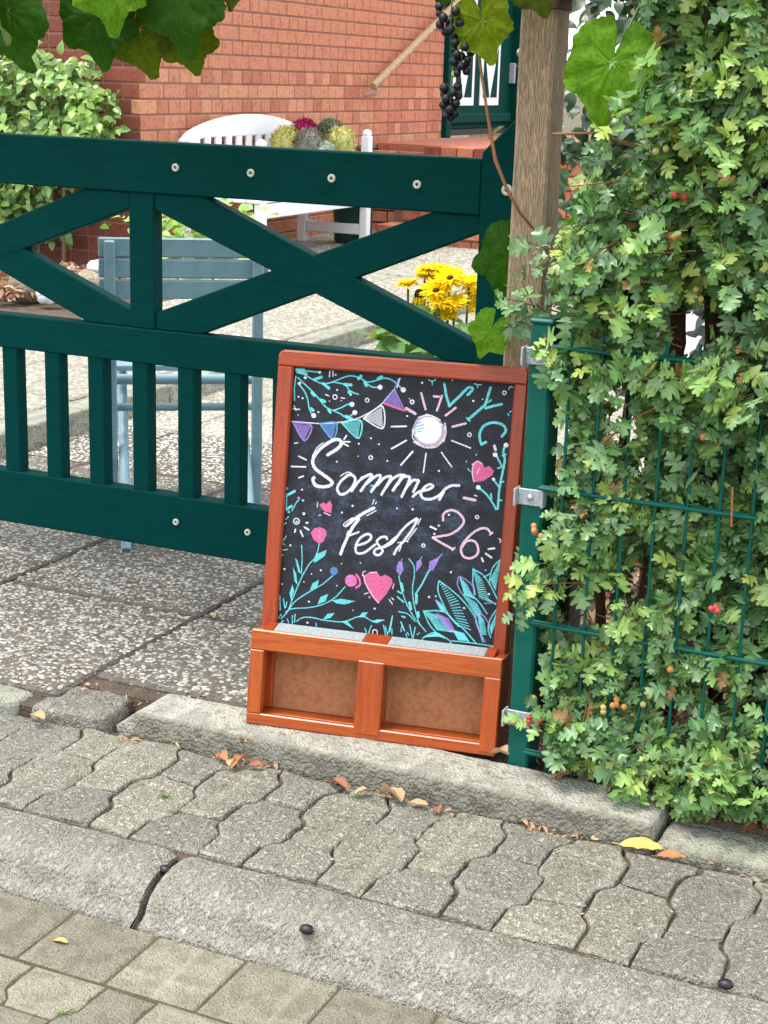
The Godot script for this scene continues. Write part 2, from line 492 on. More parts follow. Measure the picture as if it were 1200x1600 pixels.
func chalk_dot(buf: PackedFloat32Array, i: int, c: Color, a: float):
	buf[i] += (c.r - buf[i]) * a
	buf[i + 1] += (c.g - buf[i + 1]) * a
	buf[i + 2] += (c.b - buf[i + 2]) * a

func chalk_line(buf: PackedFloat32Array, n: PackedByteArray, pts: PackedVector2Array, r: float, col: Color, share: float):
	var cov := {}
	for k in pts.size() - 1:
		var a := pts[k]
		var b := pts[k + 1]
		for y in range(maxi(0, int(minf(a.y, b.y) - r - 1)), mini(CHALK_H - 1, int(maxf(a.y, b.y) + r + 1)) + 1):
			for x in range(maxi(0, int(minf(a.x, b.x) - r - 1)), mini(CHALK_W - 1, int(maxf(a.x, b.x) + r + 1)) + 1):
				var d := Geometry2D.get_closest_point_to_segment(Vector2(x, y), a, b).distance_to(Vector2(x, y))
				var v := clampf(r - d + 0.6, 0, 1)
				if v > 0.0:
					var i := y * CHALK_W + x
					cov[i] = maxf(cov.get(i, 0.0), v)
	for i in cov:
		var x: int = i % CHALK_W
		var y: int = i / CHALK_W
		var g: float = n[(y % 512) * 512 + x % 512] / 255.0
		chalk_dot(buf, i * 3, col, cov[i] * share * (0.40 + 0.60 * smoothstep(0.22, 0.50, g)))

const CHALK := """
S C 2.6 10 7 46 28 88 47 123 56 157 48 200 27 234 17 269 23 299 36 333 28 366 16 396 20 421 36 440 51
S C 2.6 12 10 60 12 105 13
S C 2.6 162 47 207 52 228 71 235 87
S C 2.6 236 76 252 83 267 86
S C 2.6 290 37 320 53 350 52
S C 2.6 17 40 54 69 86 94 113 120 140 146 171 157 202 168 233 184 253 187
S C 2.6 171 157 200 145 223 130 243 126
S C 2.6 19 63 46 89 63 120 71 153 82 175
S C 2.6 9 36 6 83 10 130
S C 2.6 212 176 237 174 258 158
S C 5.8 123 56 147 72
S C 5.8 87 42 114 31
S C 5.8 210 52 236 52
S C 5.8 264 26 273 15
S C 5.8 290 39 297 50
S C 5.8 342 20 356 11
S C 5.8 79 95 90 105
S C 5.8 118 120 134 125
S C 5.8 151 154 159 165
S C 5.8 224 175 247 182
S C 5.8 81 157 89 163
S C 5.8 229 80 237 89
S C 5.8 16 19 51 22
S C 5.8 10 10 40 9
D W 9.7 352 52
D W 9.7 445 55
D W 9.7 244 127
D W 9.7 258 158
D W 9.7 92 183
D W 5.6 105 13
D W 5.6 26 62
D W 5.6 47 39
S W 2.2 5 214 60 213 110 213 160 208 214 198 262 183 291 169 328 146 365 114 387 84 411 53
S W 2.2 6 164 34 164
S W 2.2 10 152 19 170
S W 2.2 146 4 146 28
S W 2.2 159 4 160 24
S W 2.2 135 97 149 102
S W 2.2 199 105 214 106
S W 2.2 36 295 21 299
S B 2.9 411 53 424 13
S W 2.2 420 48 429 12
F v 0 13 221 86 223 60 283
F b 0 121 214 187 207 175 268
F c 0 210 203 285 189 279 256
F w 0 296 177 366 126 375 208
F v 0 411 59 449 131 374 111
S V 2.9 10 217 86 223 61 284 11 218
S B 2.9 119 213 187 205 176 268 120 213
S C 3.1 209 203 285 188 279 256 210 203
S W 2.9 295 177 366 124 375 209 296 178
S P 3.6 372 112 404 122 457 134
S V 2.4 411 56 455 131
S V 2.4 409 57 372 109
S K 5.8 463 125 499 142
R W 7.2 304 106
R W 7.2 484 98
R W 7.2 335 327
R W 8.6 174 104
D W 3.4 180 76
D W 3.4 110 168
D W 3.4 25 115
D W 3.4 42 119
D W 3.4 330 252
D W 3.4 283 277
D W 3.4 363 272
D W 3.4 199 355
D W 3.4 402 334
D W 3.4 65 478
D W 3.4 276 521
D W 3.4 170 18
D W 3.4 468 154
D W 2.2 28 186
D W 2.2 284 326
D W 2.2 152 122
D W 2.2 200 116
D W 2.2 472 87
S W 3.1 43 348 74 359
S W 3.1 15 391 73 387
S W 3.1 49 432 67 424
S W 3.1 222 266 231 250
S W 3.1 220 275 247 273
S W 3.1 221 282 241 290
S W 6.5 160 332 193 309 211 288 207 271 185 270 156 287 128 311 108 340 101 365 114 390 146 410 175 427 187 440 174 453 145 459 119 455 107 436 111 426
S W 2.2 98 344 115 308 139 286
S W 2.2 218 410 245 392 265 397
S W 2.2 301 408 339 389
S W 5.3 248 405 223 428 209 459 222 481 246 474 270 447 279 417 266 402 246 404
S W 5.3 268 464 297 420 334 394 345 398 325 427 305 460
S W 5.3 325 431 355 402 374 392 380 399 367 427 347 459
S W 5.3 370 431 394 402 416 392 421 399 407 432 389 466
S W 5.3 405 437 429 401 457 384 470 389 450 417 433 446
S W 5.3 453 419 465 387 476 383
S W 5.3 435 445 462 398 475 389 496 389 489 421 470 467
S W 5.3 483 435 507 402 525 398 532 403 515 444
S W 5.3 515 462 537 442 574 429 591 416 579 409 558 422 545 448 557 465 584 466 610 454 633 435
S W 5.3 634 435 620 464
S W 5.3 624 443 642 419 667 405 693 403
S K 5.3 716 448 760 453
S W 2.2 756 434 767 437
S C 5.0 605 20 615 60 631 102
S C 5.0 631 102 662 68 693 32 709 24 716 33 699 54
S C 5.0 785 20 775 65 770 83
S C 5.0 833 79 802 88 772 99
S C 5.0 770 86 736 120 709 147
S C 5.0 767 236 760 219 758 194 771 167 800 152 828 152 849 161 857 179 844 200
S C 5.0 768 238 784 227
S C 2.6 701 140 716 153
S C 2.6 778 78 792 65
S C 2.2 542 8 558 13 570 5
S C 2.2 556 13 558 26
S C 2.2 721 9 734 13 749 11
S C 2.2 734 13 735 23
D W 51.2 556 202
F w 0 490 209 504 165 545 137 591 152 623 187 620 234 579 266 521 262
S K 3.5 502 251 548 268 592 261 620 230
S K 3.5 619 170 625 204 619 239
S B 2.2 507 182 526 171
S B 2.2 506 193 536 181
S B 2.2 509 203 533 196
S B 2.2 512 211 530 207
S W 2.2 512 156 555 143 600 159
S W 2.2 504 225 546 242 598 228
S W 2.2 540 178 580 183 610 175
S W 2.2 539 213 575 218
S W 2.2 498 204 496 234 521 258
S K 4.4 517 62 539 122
S K 4.4 599 66 584 123
S K 4.4 656 107 620 139
S K 4.4 700 163 650 180
S K 4.4 568 70 587 70
S W 2.8 651 233 726 255
S W 2.8 614 282 658 333
S W 2.8 554 291 549 365
S W 2.8 501 290 458 344
S W 2.8 472 248 433 275
S W 2.8 426 198 468 193
S W 3.1 409 200 467 194
S W 3.1 416 285 472 248
S W 3.1 458 345 500 288
D W 4.1 517 22
D W 4.1 722 75
D W 4.1 609 354
D W 4.1 517 512
D W 2.4 635 4
D W 2.4 758 66
D W 2.4 467 154
D W 2.4 750 279
D W 2.4 714 308
D W 2.4 738 316
R W 6.6 484 99
R W 6.6 840 35
R W 6.6 718 205
S C 2.2 856 20 861 10 870 12
S C 2.2 860 112 864 120
S C 2.2 867 105 872 102
S C 2.2 722 335 732 344
S C 4.4 862 228 854 256 862 289 858 333 853 372 850 406 850 449 850 477
S C 3.5 827 272 854 316
S C 3.5 824 366 848 394
S C 3.5 768 403 801 425 831 460 843 480
S C 3.5 819 423 823 440
S C 3.5 852 273 864 268
S C 3.5 847 319 839 322
S C 3.5 853 374 864 372
S C 3.5 849 445 862 444
D W 8.9 862 232
D W 8.9 823 272
D W 8.9 768 403
D W 6.1 824 366
S W 5.3 818 239 823 253
F P 0 749 385 739 346 742 315 759 303 777 311 787 325 804 317 823 332 820 350 788 375
S K 2.2 749 383 740 348 743 316 759 303 776 312
S K 2.2 766 330 759 352
S C 3.3 354 435 345 436
F P 0 140 532 156 519 168 526 182 509 193 528 191 559 163 554
S K 2.4 132 522 133 539
S K 2.4 163 560 187 568
S K 2.4 141 572 149 571
S W 6.1 362 522 327 543 284 575 259 600
S W 6.1 304 572 282 606 263 649 248 691 241 716
S W 2.2 372 531 337 554
S W 2.2 255 607 245 597 279 569
S W 2.2 356 507 361 489
S W 2.2 367 506 371 498
S W 2.2 260 640 265 622
S W 3.9 275 638 308 622
S W 4.8 308 674 337 663 358 644 356 628 337 629 313 649 300 680 306 704 331 703 357 684 378 664
S W 4.8 424 638 419 630 399 634 384 652 397 670 410 686 395 704 377 699 382 683 411 670 436 650 461 625
S W 4.8 416 670 450 646 478 602 507 568 536 546
S W 4.8 541 549 518 598 490 641 468 670 457 694
S W 2.2 468 648 506 637
S W 2.2 552 545 543 568
S W 2.2 539 584 510 629 508 641
S W 2.2 483 661 476 680
S K 4.6 641 543 640 522 653 506 675 500 702 510 721 532 719 551 699 576 670 595 635 605 606 613
S K 4.6 606 614 642 631 688 650
S K 4.6 832 575 817 559 795 558 770 572 746 596 726 625 720 650 731 673 754 679 777 669 788 648 779 619 760 609 737 616 723 639
S K 3.1 685 654 696 644
S K 3.1 828 580 838 570
S W 3.9 593 572 616 580
S W 3.9 827 635 850 630
S W 3.9 818 654 841 667
S W 3.9 804 673 810 685
D W 4.1 610 599
D W 4.1 625 565
D W 4.1 662 519
D W 4.1 687 740
D W 4.1 608 846
D W 4.1 750 874
D W 4.1 842 809
D W 2.7 455 515
D W 2.7 516 511
D W 2.7 822 718
D W 2.7 635 840
R W 6.1 773 517
R W 6.1 571 648
S W 2.2 864 591 871 596 870 605
F V 0 470 741 479 718 493 725 499 751 487 777 471 759
F V 0 548 753 549 713 564 703 572 721 558 743
F V 0 598 729 600 707 630 690 642 680 632 707 617 740 601 742
S V 2.2 485 735 490 710
S V 2.2 560 712 568 693
S V 2.2 622 704 647 674
S C 2.2 482 777 498 831 526 891 562 940 607 983
S C 2.2 517 706 539 732 544 772 540 817 551 883 571 939 583 960
S C 2.2 492 918 529 922 560 948
S C 3.3 601 742 577 799 554 842
S C 3.3 483 860 509 877
S C 3.3 483 838 497 844
S C 3.3 507 934 519 937
S C 5.7 494 807 502 831
S C 5.7 559 846 559 875
S C 5.7 570 912 573 927
S C 5.7 533 878 540 900
H C 0 591 904 647 973 770 984 691 909
H C 0 643 779 735 948 823 981 747 843
H C 0 724 758 745 821 820 852 769 787
H C 0 773 720 804 827 883 861 828 753
H C 0 875 675 841 752 884 830 883 729
H C 0 805 889 822 972 863 975 843 907
H C 0 883 861 855 941 869 988 888 914
H C 0 741 822 798 899 841 893 815 848
H C 0 637 858 663 895 690 900 669 872
H C 0 715 969 736 1002 808 1005 777 969
H C 0 600 1007 644 983 709 1008 664 1003
H V 0 641 907 696 967 742 978 710 920
S C 2.4 591 904 613 946 643 978 681 1000
S C 2.4 591 904 640 896 681 901 720 932 758 958 788 986 808 1005
S C 2.4 643 779 642 817 664 863 696 913 735 948
S C 2.4 643 779 680 799 724 829 763 864 793 900 810 938 834 997
S C 2.4 773 716 776 769 789 816
S C 2.4 776 720 813 737 848 777 880 830
S C 2.4 875 672 849 706 841 752 843 773
S C 2.4 741 822 781 826 815 852 841 885
S C 2.4 882 857 856 905 851 946 863 975
S C 2.4 596 1010 644 983 709 1010
S C 2.4 714 1007 790 1006 878 1009
S C 2.4 818 746 839 730
S C 2.4 697 971 733 971 781 1005
S C 2.4 830 824 872 845
S V 2.2 719 754 717 785 736 818
S V 2.2 723 753 749 763 778 786 785 821
S V 2.2 803 890 799 917 817 959 843 996
S V 2.2 805 885 833 899 859 936
S V 2.2 636 856 658 891
S V 2.2 828 846 872 840
S C 2.2 14 1000 40 967 55 919 75 861 90 819 115 770 136 745 147 712 150 687
S C 2.2 40 967 70 922 127 877 176 844 215 805
S C 2.2 31 972 58 955 118 945 173 928 218 902 248 871 269 843
S C 2.2 80 1003 103 986 140 981 187 986 253 986 289 977 325 958 357 954 390 966 435 957
S C 2.2 79 698 85 751 85 810
F C 0 132 759 144 726 184 705 177 731 142 759
F C 0 55 751 67 763 83 810 73 807
F C 0 48 788 64 813 73 857 60 845
F C 0 42 893 51 858 61 881 51 926
F C 0 126 873 134 845 160 828 155 856
F C 0 160 927 171 895 202 879 193 910
F C 0 218 904 254 893 315 896 275 913 238 913
F C 0 187 985 204 959 234 952 219 973
F C 0 333 957 346 937 369 934 357 953
F C 0 262 983 290 981 316 1007
F C 0 386 971 408 957 436 957 409 973
F P 0 113 644 127 625 149 618 173 626 179 645 168 674 150 686 126 670
D b 15.7 218 786
D P 23.9 290 817
S v 2.2 141 632 156 644 148 658 158 670
S v 2.2 277 822 303 810
S v 2.2 282 835 314 826
S v 2.2 275 804 298 797
S P 4.4 311 791 324 807 328 829 313 842
F P 0 341 791 365 775 392 771 409 788 429 778 453 790 460 807 440 850 409 893 382 867 350 821
S K 2.2 341 791 350 821 382 867 409 892
S K 2.2 336 792 338 778 346 773
S K 2.2 461 830 465 811
S K 2.2 451 874 464 890
S K 2.2 460 866 469 873
S K 2.2 349 863 363 858
S K 2.2 368 871 373 877
S K 2.2 365 777 392 772
R W 11.8 51 605
D W 4.1 51 607
S W 3.3 70 641 81 662
S W 3.3 85 625 104 634
S W 3.3 91 607 98 606
S W 3.3 49 638 47 648
R W 3.9 79 572
D W 3.8 32 703
D W 3.8 14 800
D W 3.8 164 789
D W 3.8 234 552
D W 3.8 275 522
D W 3.8 394 916
D W 3.8 124 1004
D W 3.8 124 919
D W 2.4 9 861
D W 2.4 127 808
D W 2.4 247 754
D W 2.4 324 743
D W 2.4 454 514
D W 2.4 307 933
D W 2.4 98 843
D W 2.4 234 843
D W 2.4 3 746
S C 2.2 4 501 6 567
S C 2.2 4 510 30 487
S C 2.2 29 565 45 532 54 522
S C 2.2 3 910 8 966
S C 2.2 18 919 26 955
S C 2.2 33 931 30 954
S C 2.2 4 999 13 984
S C 2.2 40 999 48 1016
S C 2.2 60 982 62 1010
S C 2.2 71 976 71 1008
S C 2.2 361 999 371 1018
S C 2.2 387 984 376 1018
S C 2.2 435 978 446 1013
S C 2.2 468 937 458 1006
S C 2.2 470 987 472 1009
S C 2.2 504 957 521 989
S C 2.2 533 996 540 1004
S C 2.2 510 968 507 995
S C 2.2 1 689 13 668
S C 2.2 2 698 9 704
S C 2.2 3 725 22 721
S C 2.2 160 1003 168 1016 199 1017
S C 2.2 10 1017 24 1008
S C 2.2 6 603 17 591
S C 2.2 1 622 10 616
S C 5.3 11 502 35 487
S C 5.3 10 560 26 547
D V 6.1 2 479
D V 6.1 54 513
D C 4.8 72 520
D C 4.8 16 571
S C 2.2 469 937 463 999
S C 2.2 540 965 555 1013
S C 2.2 563 971 558 1013
S C 2.2 572 999 581 992
S C 2.2 505 957 521 991
S C 2.2 443 983 455 1013
S C 2.2 527 1003 537 1016
R W 9.6 403 1009
"""

# ---------------------------------------------------------------- the scene
func _ready():
	rng.seed = 20260
	var cam := Camera3D.new()
	cam.name = "camera"
	add_child(cam)
	cam.transform = Transform3D(Basis(Vector3.UP, 0.4218) * Basis(Vector3.RIGHT, -0.2665) * Basis(Vector3.BACK, 0.0311), CAM_POS)
	cam.fov = 35.49
	cam.near = 0.05
	cam.far = 400.0
	var env := Environment.new()
	env.background_mode = Environment.BG_SKY
	var sky := Sky.new()
	var sm := ProceduralSkyMaterial.new()
	sm.sky_top_color = Color(0.87, 0.90, 0.93)
	sm.sky_horizon_color = Color(0.90, 0.92, 0.94)
	sm.ground_horizon_color = Color(0.55, 0.54, 0.52)
	sm.ground_bottom_color = Color(0.35, 0.34, 0.32)
	sm.energy_multiplier = 1.0
	sky.sky_material = sm
	env.sky = sky
	env.tonemap_mode = Environment.TONE_MAPPER_LINEAR
	env.tonemap_exposure = 2.8
	env.ssao_enabled = true
	env.ssil_enabled = true
	env.sdfgi_enabled = true
	var we := WorldEnvironment.new()
	we.name = "environment"
	we.environment = env
	add_child(we)
	var sun := DirectionalLight3D.new()
	sun.name = "sun"
	sun.light_color = Color(1.0, 0.97, 0.92)
	sun.light_energy = 0.5
	sun.light_angular_distance = 20.0
	sun.shadow_enabled = true
	add_child(sun)
	sun.look_at_from_position(Vector3(-1.4, 5.0, 0.9), Vector3(0, 0, 0))

	make_materials()
	build_ground()
	build_house()
	build_steps()
	build_gate()
	build_posts_and_fence()
	build_sign()
	build_bench()
	build_chair()
	build_plants()
	build_hedge()
	build_vine()
	build_litter()

# ---------------------------------------------------------------- ground, pavers, kerbs
func rough_block(size: Vector3, seg: Vector3i, bev: float, amp: float, seed_: int, taper := 0.0, dirt_shade := 0.0) -> ArrayMesh:
	# a stone block with worn edges: a gridded box, rounded and pushed in and out by noise; taper slopes its left end
	var f := FastNoiseLite.new()
	f.seed = seed_
	f.frequency = 9.0
	f.fractal_octaves = 4
	var b := MB.new()
	b.smooth(true)
	var h := size / 2.0
	var stain_shade := func(v: Vector3) -> Color:      # shade painted on the street face, patchy with moss and soil, edge ragged
		var k := smoothstep(h.z - bev * 1.1, h.z - bev * 0.5, v.z + f.get_noise_3dv(v * 1.7) * 0.004) * dirt_shade * (0.85 + 0.25 * f.get_noise_3dv(v * 2.6))
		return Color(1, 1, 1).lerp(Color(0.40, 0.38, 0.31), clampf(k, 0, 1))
	var P := func(v: Vector3) -> Vector3:
		var q := v
		var inner := Vector3(maxf(h.x - bev, 0), maxf(h.y - bev, 0), maxf(h.z - bev, 0))
		var c := q.clamp(-inner, inner)
		var d := q - c
		if d.length() > 0.0001: q = c + d.normalized() * bev
		if taper > 0.0 and q.x < -h.x + taper:
			var t := 1.0 - (q.x + h.x) / taper
			q.y = minf(q.y, h.y - t * size.y * 0.34)
			q.z -= t * size.z * 0.15 * (0.5 + q.z / size.z)
		var n := f.get_noise_3dv(q) * amp
		var n2 := f.get_noise_3dv(q * 5.0 + Vector3(3, 7, 1)) * amp * 0.35
		return q + (d.normalized() if d.length() > 0.0001 else Vector3.UP * signf(v.y)) * (n + n2)
	for ax in 3:
		var u := (ax + 1) % 3
		var w := (ax + 2) % 3
		for s in [-1.0, 1.0]:
			var nu: int = seg[u]
			var nw: int = seg[w]
			for i in nu:
				for j in nw:
					var q := []
					for e in [[i, j], [i + 1, j], [i + 1, j + 1], [i, j + 1]]:
						var v := Vector3.ZERO
						v[ax] = s * h[ax]
						v[u] = edge_grid(e[0], nu, h[u], bev)
						v[w] = edge_grid(e[1], nw, h[w], bev)
						q.append(P.call(v))
					for e in ([[0, 2, 1], [0, 3, 2]] if s > 0 else [[0, 1, 2], [0, 2, 3]]):
						for w2 in e:
							b.st.set_color(stain_shade.call(q[w2]))
							b.st.add_vertex(q[w2])
	return b.done()

func edge_grid(i: int, n: int, h: float, bev: float) -> float:      # grid lines crowd into the rounded rim
	if n < 5: return lerpf(-h, h, float(i) / n)
	if i == 0: return -h
	if i == n: return h
	if i == 1: return -h + bev * 0.5
	if i == n - 1: return h - bev * 0.5
	return lerpf(-h + bev, h - bev, float(i - 2) / (n - 4))

func wave(z: float, amp: float, period: float) -> float:      # the trapezoid flank of a bone-shaped paver
	var t := fposmod(z / period, 1.0)
	var v := smoothstep(0.06, 0.20, t) - smoothstep(0.56, 0.70, t)
	return (v * 2.0 - 1.0) * amp

func bone_stone(parent: Node, k: float, w: float, z0: float, z1: float, zo: float, amp: float, period: float, top: float, gap: float, m: Material, notch: float):
	# one paver between the wavy column lines k and k + 1
	var poly := PackedVector2Array()
	var slip := rnd(-0.0012, 0.0012)
	var n := maxi(4, int((z1 - z0) / 0.016))
	var ka := k * w
	var kb := (k + 1.0) * w
	var sa := 1.0 if int(absf(roundf(k))) % 2 == 0 else -1.0
	var cz := (z0 + z1) / 2.0
	for i in n + 1:
		var z := lerpf(z0 + gap, z1 - gap, float(i) / n)
		poly.append(Vector2(kb - gap + wave(z - zo, amp, period) * -sa + slip + wear_noise.get_noise_2d(z * 2600.0, k * 70.0) * 0.0034 + rnd(-1, 1) * 0.0006, z + notch * 0.5 + rnd(-1, 1) * 0.0010))
	if notch != 0.0: poly.append(Vector2((ka + kb) / 2 + 0.01, z1 - gap - notch * 0.2))
	for i in n + 1:
		var z := lerpf(z1 - gap, z0 + gap, float(i) / n)
		poly.append(Vector2(ka + gap + wave(z - zo, amp, period) * sa + slip + wear_noise.get_noise_2d(z * 2600.0, k * 70.0) * 0.0034 + rnd(-1, 1) * 0.0006, z - notch * 0.5 + rnd(-1, 1) * 0.0010))
	if notch != 0.0: poly.append(Vector2((ka + kb) / 2 - 0.01, z0 + gap + notch * 0.2))
	var c := Vector2((ka + kb) / 2.0, cz)
	var local := PackedVector2Array()
	for p in poly: local.append(Vector2(p.x - c.x, -(p.y - c.y)))
	var b := MB.new()
	wear_noise.seed = int(k * 31 + z0 * 900) 
	b.stone(local, 0.05, wear_noise)
	var t := Basis(Vector3.RIGHT, -PI / 2) 
	var tilt := Basis(Vector3.RIGHT, rnd(-0.018, 0.018)) * Basis(Vector3.BACK, rnd(-0.018, 0.018))
	part(parent, "paving_stone", b.done(), m, Transform3D(tilt * t, Vector3(c.x, top - 0.05 + (rnd(-0.003, 0.002) if notch != 0.0 else rnd(-0.001, 0.001)), c.y)))

func build_ground():
	var pm := PlaneMesh.new()
	pm.size = Vector2(300, 300)
	struct("ground", pm, M.ground, Transform3D(Basis(), Vector3(0, -0.20, 0)))
	# pavement in front of the kerb: bone-shaped stones, one and a half deep, halves alternating front and back
	var walk := struct("pavement", bbox(Vector3(4.0, 0.1, 0.36), 0.003), M.soil, Transform3D(Basis(), Vector3(-0.2, -0.131, 0.28)))
	var w := Transform3D(Basis(), Vector3(0.2, 0.131, -0.28))
	var origin := Node3D.new()
	for k in range(-20, 12):
		var m1: Material = M["paver%d" % rng.randi_range(0, 3)]
		var m2: Material = M["paver%d" % rng.randi_range(0, 3)]
		var x0 := float(k) - 0.16
		var back_first: bool = (k % 2) == 0
		var zs := [0.126, 0.235, 0.444] if back_first else [0.122, 0.332, 0.444]
		bone_at(walk, k, zs[0], zs[1], m1)
		bone_at(walk, k, zs[1], zs[2], m2)
	for c in walk.get_children(): c.position -= walk.position
	# rounded kerb stones at the road's edge
	var gutter := struct("kerb", bbox(Vector3(4.0, 0.06, 0.125), 0.004), M.soil, Transform3D(Basis(), Vector3(-0.2, -0.165, 0.515)))
	var prof := [Vector2(0.449, -0.16), Vector2(0.449, -0.080), Vector2(0.455, -0.0725), Vector2(0.466, -0.0705), Vector2(0.49, -0.0705), Vector2(0.515, -0.073), Vector2(0.533, -0.079), Vector2(0.548, -0.088), Vector2(0.559, -0.100), Vector2(0.566, -0.113), Vector2(0.578, -0.124), Vector2(0.586, -0.131), Vector2(0.588, -0.16)]
	for e in [[-2.2, -1.436], [-1.426, -0.431], [-0.419, 0.581], [0.591, 1.59]]:
		var b := MB.new()
		b.smooth(true)
		var f := FastNoiseLite.new()
		f.seed = int(e[0] * 100)
		f.frequency = 14.0
		f.fractal_octaves = 4
		var n := 60
		for i in n:
			for j in prof.size() - 1:
				var q := []
				for g in [[i, j], [i, j + 1], [i + 1, j + 1], [i + 1, j]]:
					var x := lerpf(e[0], e[1], float(g[0]) / n)
					var p: Vector2 = prof[g[1]]
					var edge := maxf(0.0, 0.014 - minf(x - e[0], e[1] - x)) * 0.6
					var d := f.get_noise_2d(x, p.x * 2.0) * 0.0035
					q.append(Vector3(x, p.y + d - edge * smoothstep(-0.15, -0.1, p.y), p.x + d * 0.5))
				b.quad(q[0], q[1], q[2], q[3])
		b.smooth(false)
		for s in [0, 1]:
			var x: float = e[s]
			for j in prof.size() - 2:
				b.tri(Vector3(x, prof[0].y, prof[0].x), Vector3(x, prof[j + 1].y - 0.008, prof[j + 1].x), Vector3(x, prof[j + 2].y - 0.008, prof[j + 2].x))
		part(gutter, "kerb_stone", b.done(), M.gutter, Transform3D(Basis(), -gutter.position))
	# road of pale stones with filled joints: one straight row, then bone stones
	var road := struct("road", bbox(Vector3(30, 0.06, 12), 0.003), mat_road_bed(), Transform3D(Basis(), Vector3(0, -0.1632, 6.588)))
	for k in range(-12, 8):
		var m: Material = M["road%d" % rng.randi_range(0, 2)]
		var x := -0.525 + 0.146 * (k + 0)
		part(road, "paving_stone", bbox(Vector3(0.142, 0.05, 0.141), 0.003), m, Transform3D(Basis(Vector3.BACK, rnd(-0.006, 0.006)), Vector3(x + 0.073, -0.1555 + rnd(-0.001, 0.001), 0.661) - road.position))
	for k in range(-14, 10):
		for r in 2:
			var m: Material = M["road%d" % rng.randi_range(0, 2)]
			var before := road.get_child_count()
			var z0 := 0.737 + r * 0.2 + (0.0 if k % 2 == 0 else -0.1)
			bone_stone(road, float(k) + 0.2, 0.1, maxf(z0, 0.735), z0 + 0.2, 0.687, 0.010, 0.2, -0.1305, 0.0018, m, 0.0)
			for i in range(before, road.get_child_count()): road.get_child(i).position -= road.position
	# kerb between pavement and drive
	var kerb := struct("drive_kerb", bbox(Vector3(3.2, 0.08, 0.08), 0.004), M.soil, Transform3D(Basis(), Vector3(0.4, -0.125, 0.055)))
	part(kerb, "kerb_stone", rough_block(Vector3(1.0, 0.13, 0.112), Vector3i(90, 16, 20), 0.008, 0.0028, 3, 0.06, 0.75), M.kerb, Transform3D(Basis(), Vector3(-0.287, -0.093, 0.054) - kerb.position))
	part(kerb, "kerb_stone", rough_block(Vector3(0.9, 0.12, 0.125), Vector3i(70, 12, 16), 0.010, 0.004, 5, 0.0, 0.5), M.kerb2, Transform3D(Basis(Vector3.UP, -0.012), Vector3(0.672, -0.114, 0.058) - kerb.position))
	struct("kerb_soil", bbox(Vector3(1.6, 0.06, 0.13), 0.003), M.soil, Transform3D(Basis(), Vector3(-1.60, -0.082, 0.0625)))
	var cob := [[-0.872, 0.070, 0.155, 0.13, 0.15], [-1.045, 0.100, 0.15, 0.08, -0.1], [-1.20, 0.10, 0.11, 0.09, 0.1], [-1.34, 0.09, 0.12, 0.09, 0.0], [-1.48, 0.1, 0.12, 0.09, 0.1]]
	for i in cob.size():
		var c: Array = cob[i]
		part(kerb, "cobblestone", rough_block(Vector3(c[2], 0.08, c[3]), Vector3i(14, 8, 12), 0.016, 0.008, 20 + i), M.kerb2 if i % 2 else M.paver1, Transform3D(Basis(Vector3.UP, c[4]), Vector3(c[0], -0.084, c[1]) - kerb.position))
	# the drive: exposed-aggregate slabs on soil
	var soil := struct("drive_bed", bbox(Vector3(12, 0.1, 20), 0.003), M.soil, Transform3D(Basis(), Vector3(2.5, -0.093, -9.985)))
	var drive := struct("drive", bbox(Vector3(2.2, 0.02, 9.9), 0.003), M.soil, Transform3D(Basis(), Vector3(-1.05, -0.062, -4.99)))
	var path := struct("garden_path", bbox(Vector3(3.6, 0.14, 16), 0.003), M.soil, Transform3D(Basis(), Vector3(-4.0, -0.06, -7.92)))
	var pebbles := []
	var pcol := []
	for i in 4:
		for j in 18:
			var x0 := -0.425 - 0.492 * i
			var z0 := 0.085 - 0.5 * j
			if i == 3: x0 = -1.901
			var wx: float = 0.484 if i < 3 else 0.236
			var lift := rnd(-0.002, 0.002)
			var lo := Vector3(x0 - wx, -0.075, z0 - 0.490)
			var hi := Vector3(x0, -0.034 + lift, z0)
			if i == 0 and j == 0: hi.z = -0.022
			part(drive, "paving_slab", bbox(hi - lo, 0.006), M.slab if j < 4 else M.slabpale, Transform3D(Basis(), (lo + hi) / 2 - drive.position))
			if j < 10: scatter_pebbles(pebbles, pcol, lo, hi, 14000.0 if j < 2 else 9000.0 if j < 5 else 3500.0)
	for i in 4:
		for j in 16:
			var lo := Vector3(-2.275 - 0.492 * (i + 1), -0.02, -0.9 - 0.5 * j - 0.49)
			var hi := Vector3(-2.283 - 0.492 * i, 0.032, -0.9 - 0.5 * j)
			if lo.x < -3.6 and lo.z > -4.8: continue
			part(path, "paving_slab", bbox(hi - lo, 0.006), M.slabpale, Transform3D(Basis(), (lo + hi) / 2 - path.position))
			if j < 13: scatter_pebbles(pebbles, pcol, lo, hi, 2200.0)
	var smooth_slab := board(path, "smooth_slab", Vector3(-2.9, 0.0, -6.0), Vector3(-2.0, 0.039, -5.6), M.kerb, 0.004)
	smooth_slab.position -= path.position
	var pb := MB.new()
	pb.ball(Vector3.ZERO, Vector3.ONE, 3, 6)
	var mm := multi(drive, "pebble", pb.done(), M.matte, pebbles, pcol)
	mm.position = -drive.position
	# stone edging between drive and the higher path
	var edge := struct("path_edging", bbox(Vector3(0.08, 0.08, 9.0), 0.004), M.soil, Transform3D(Basis(), Vector3(-2.19, -0.04, -5.0)))
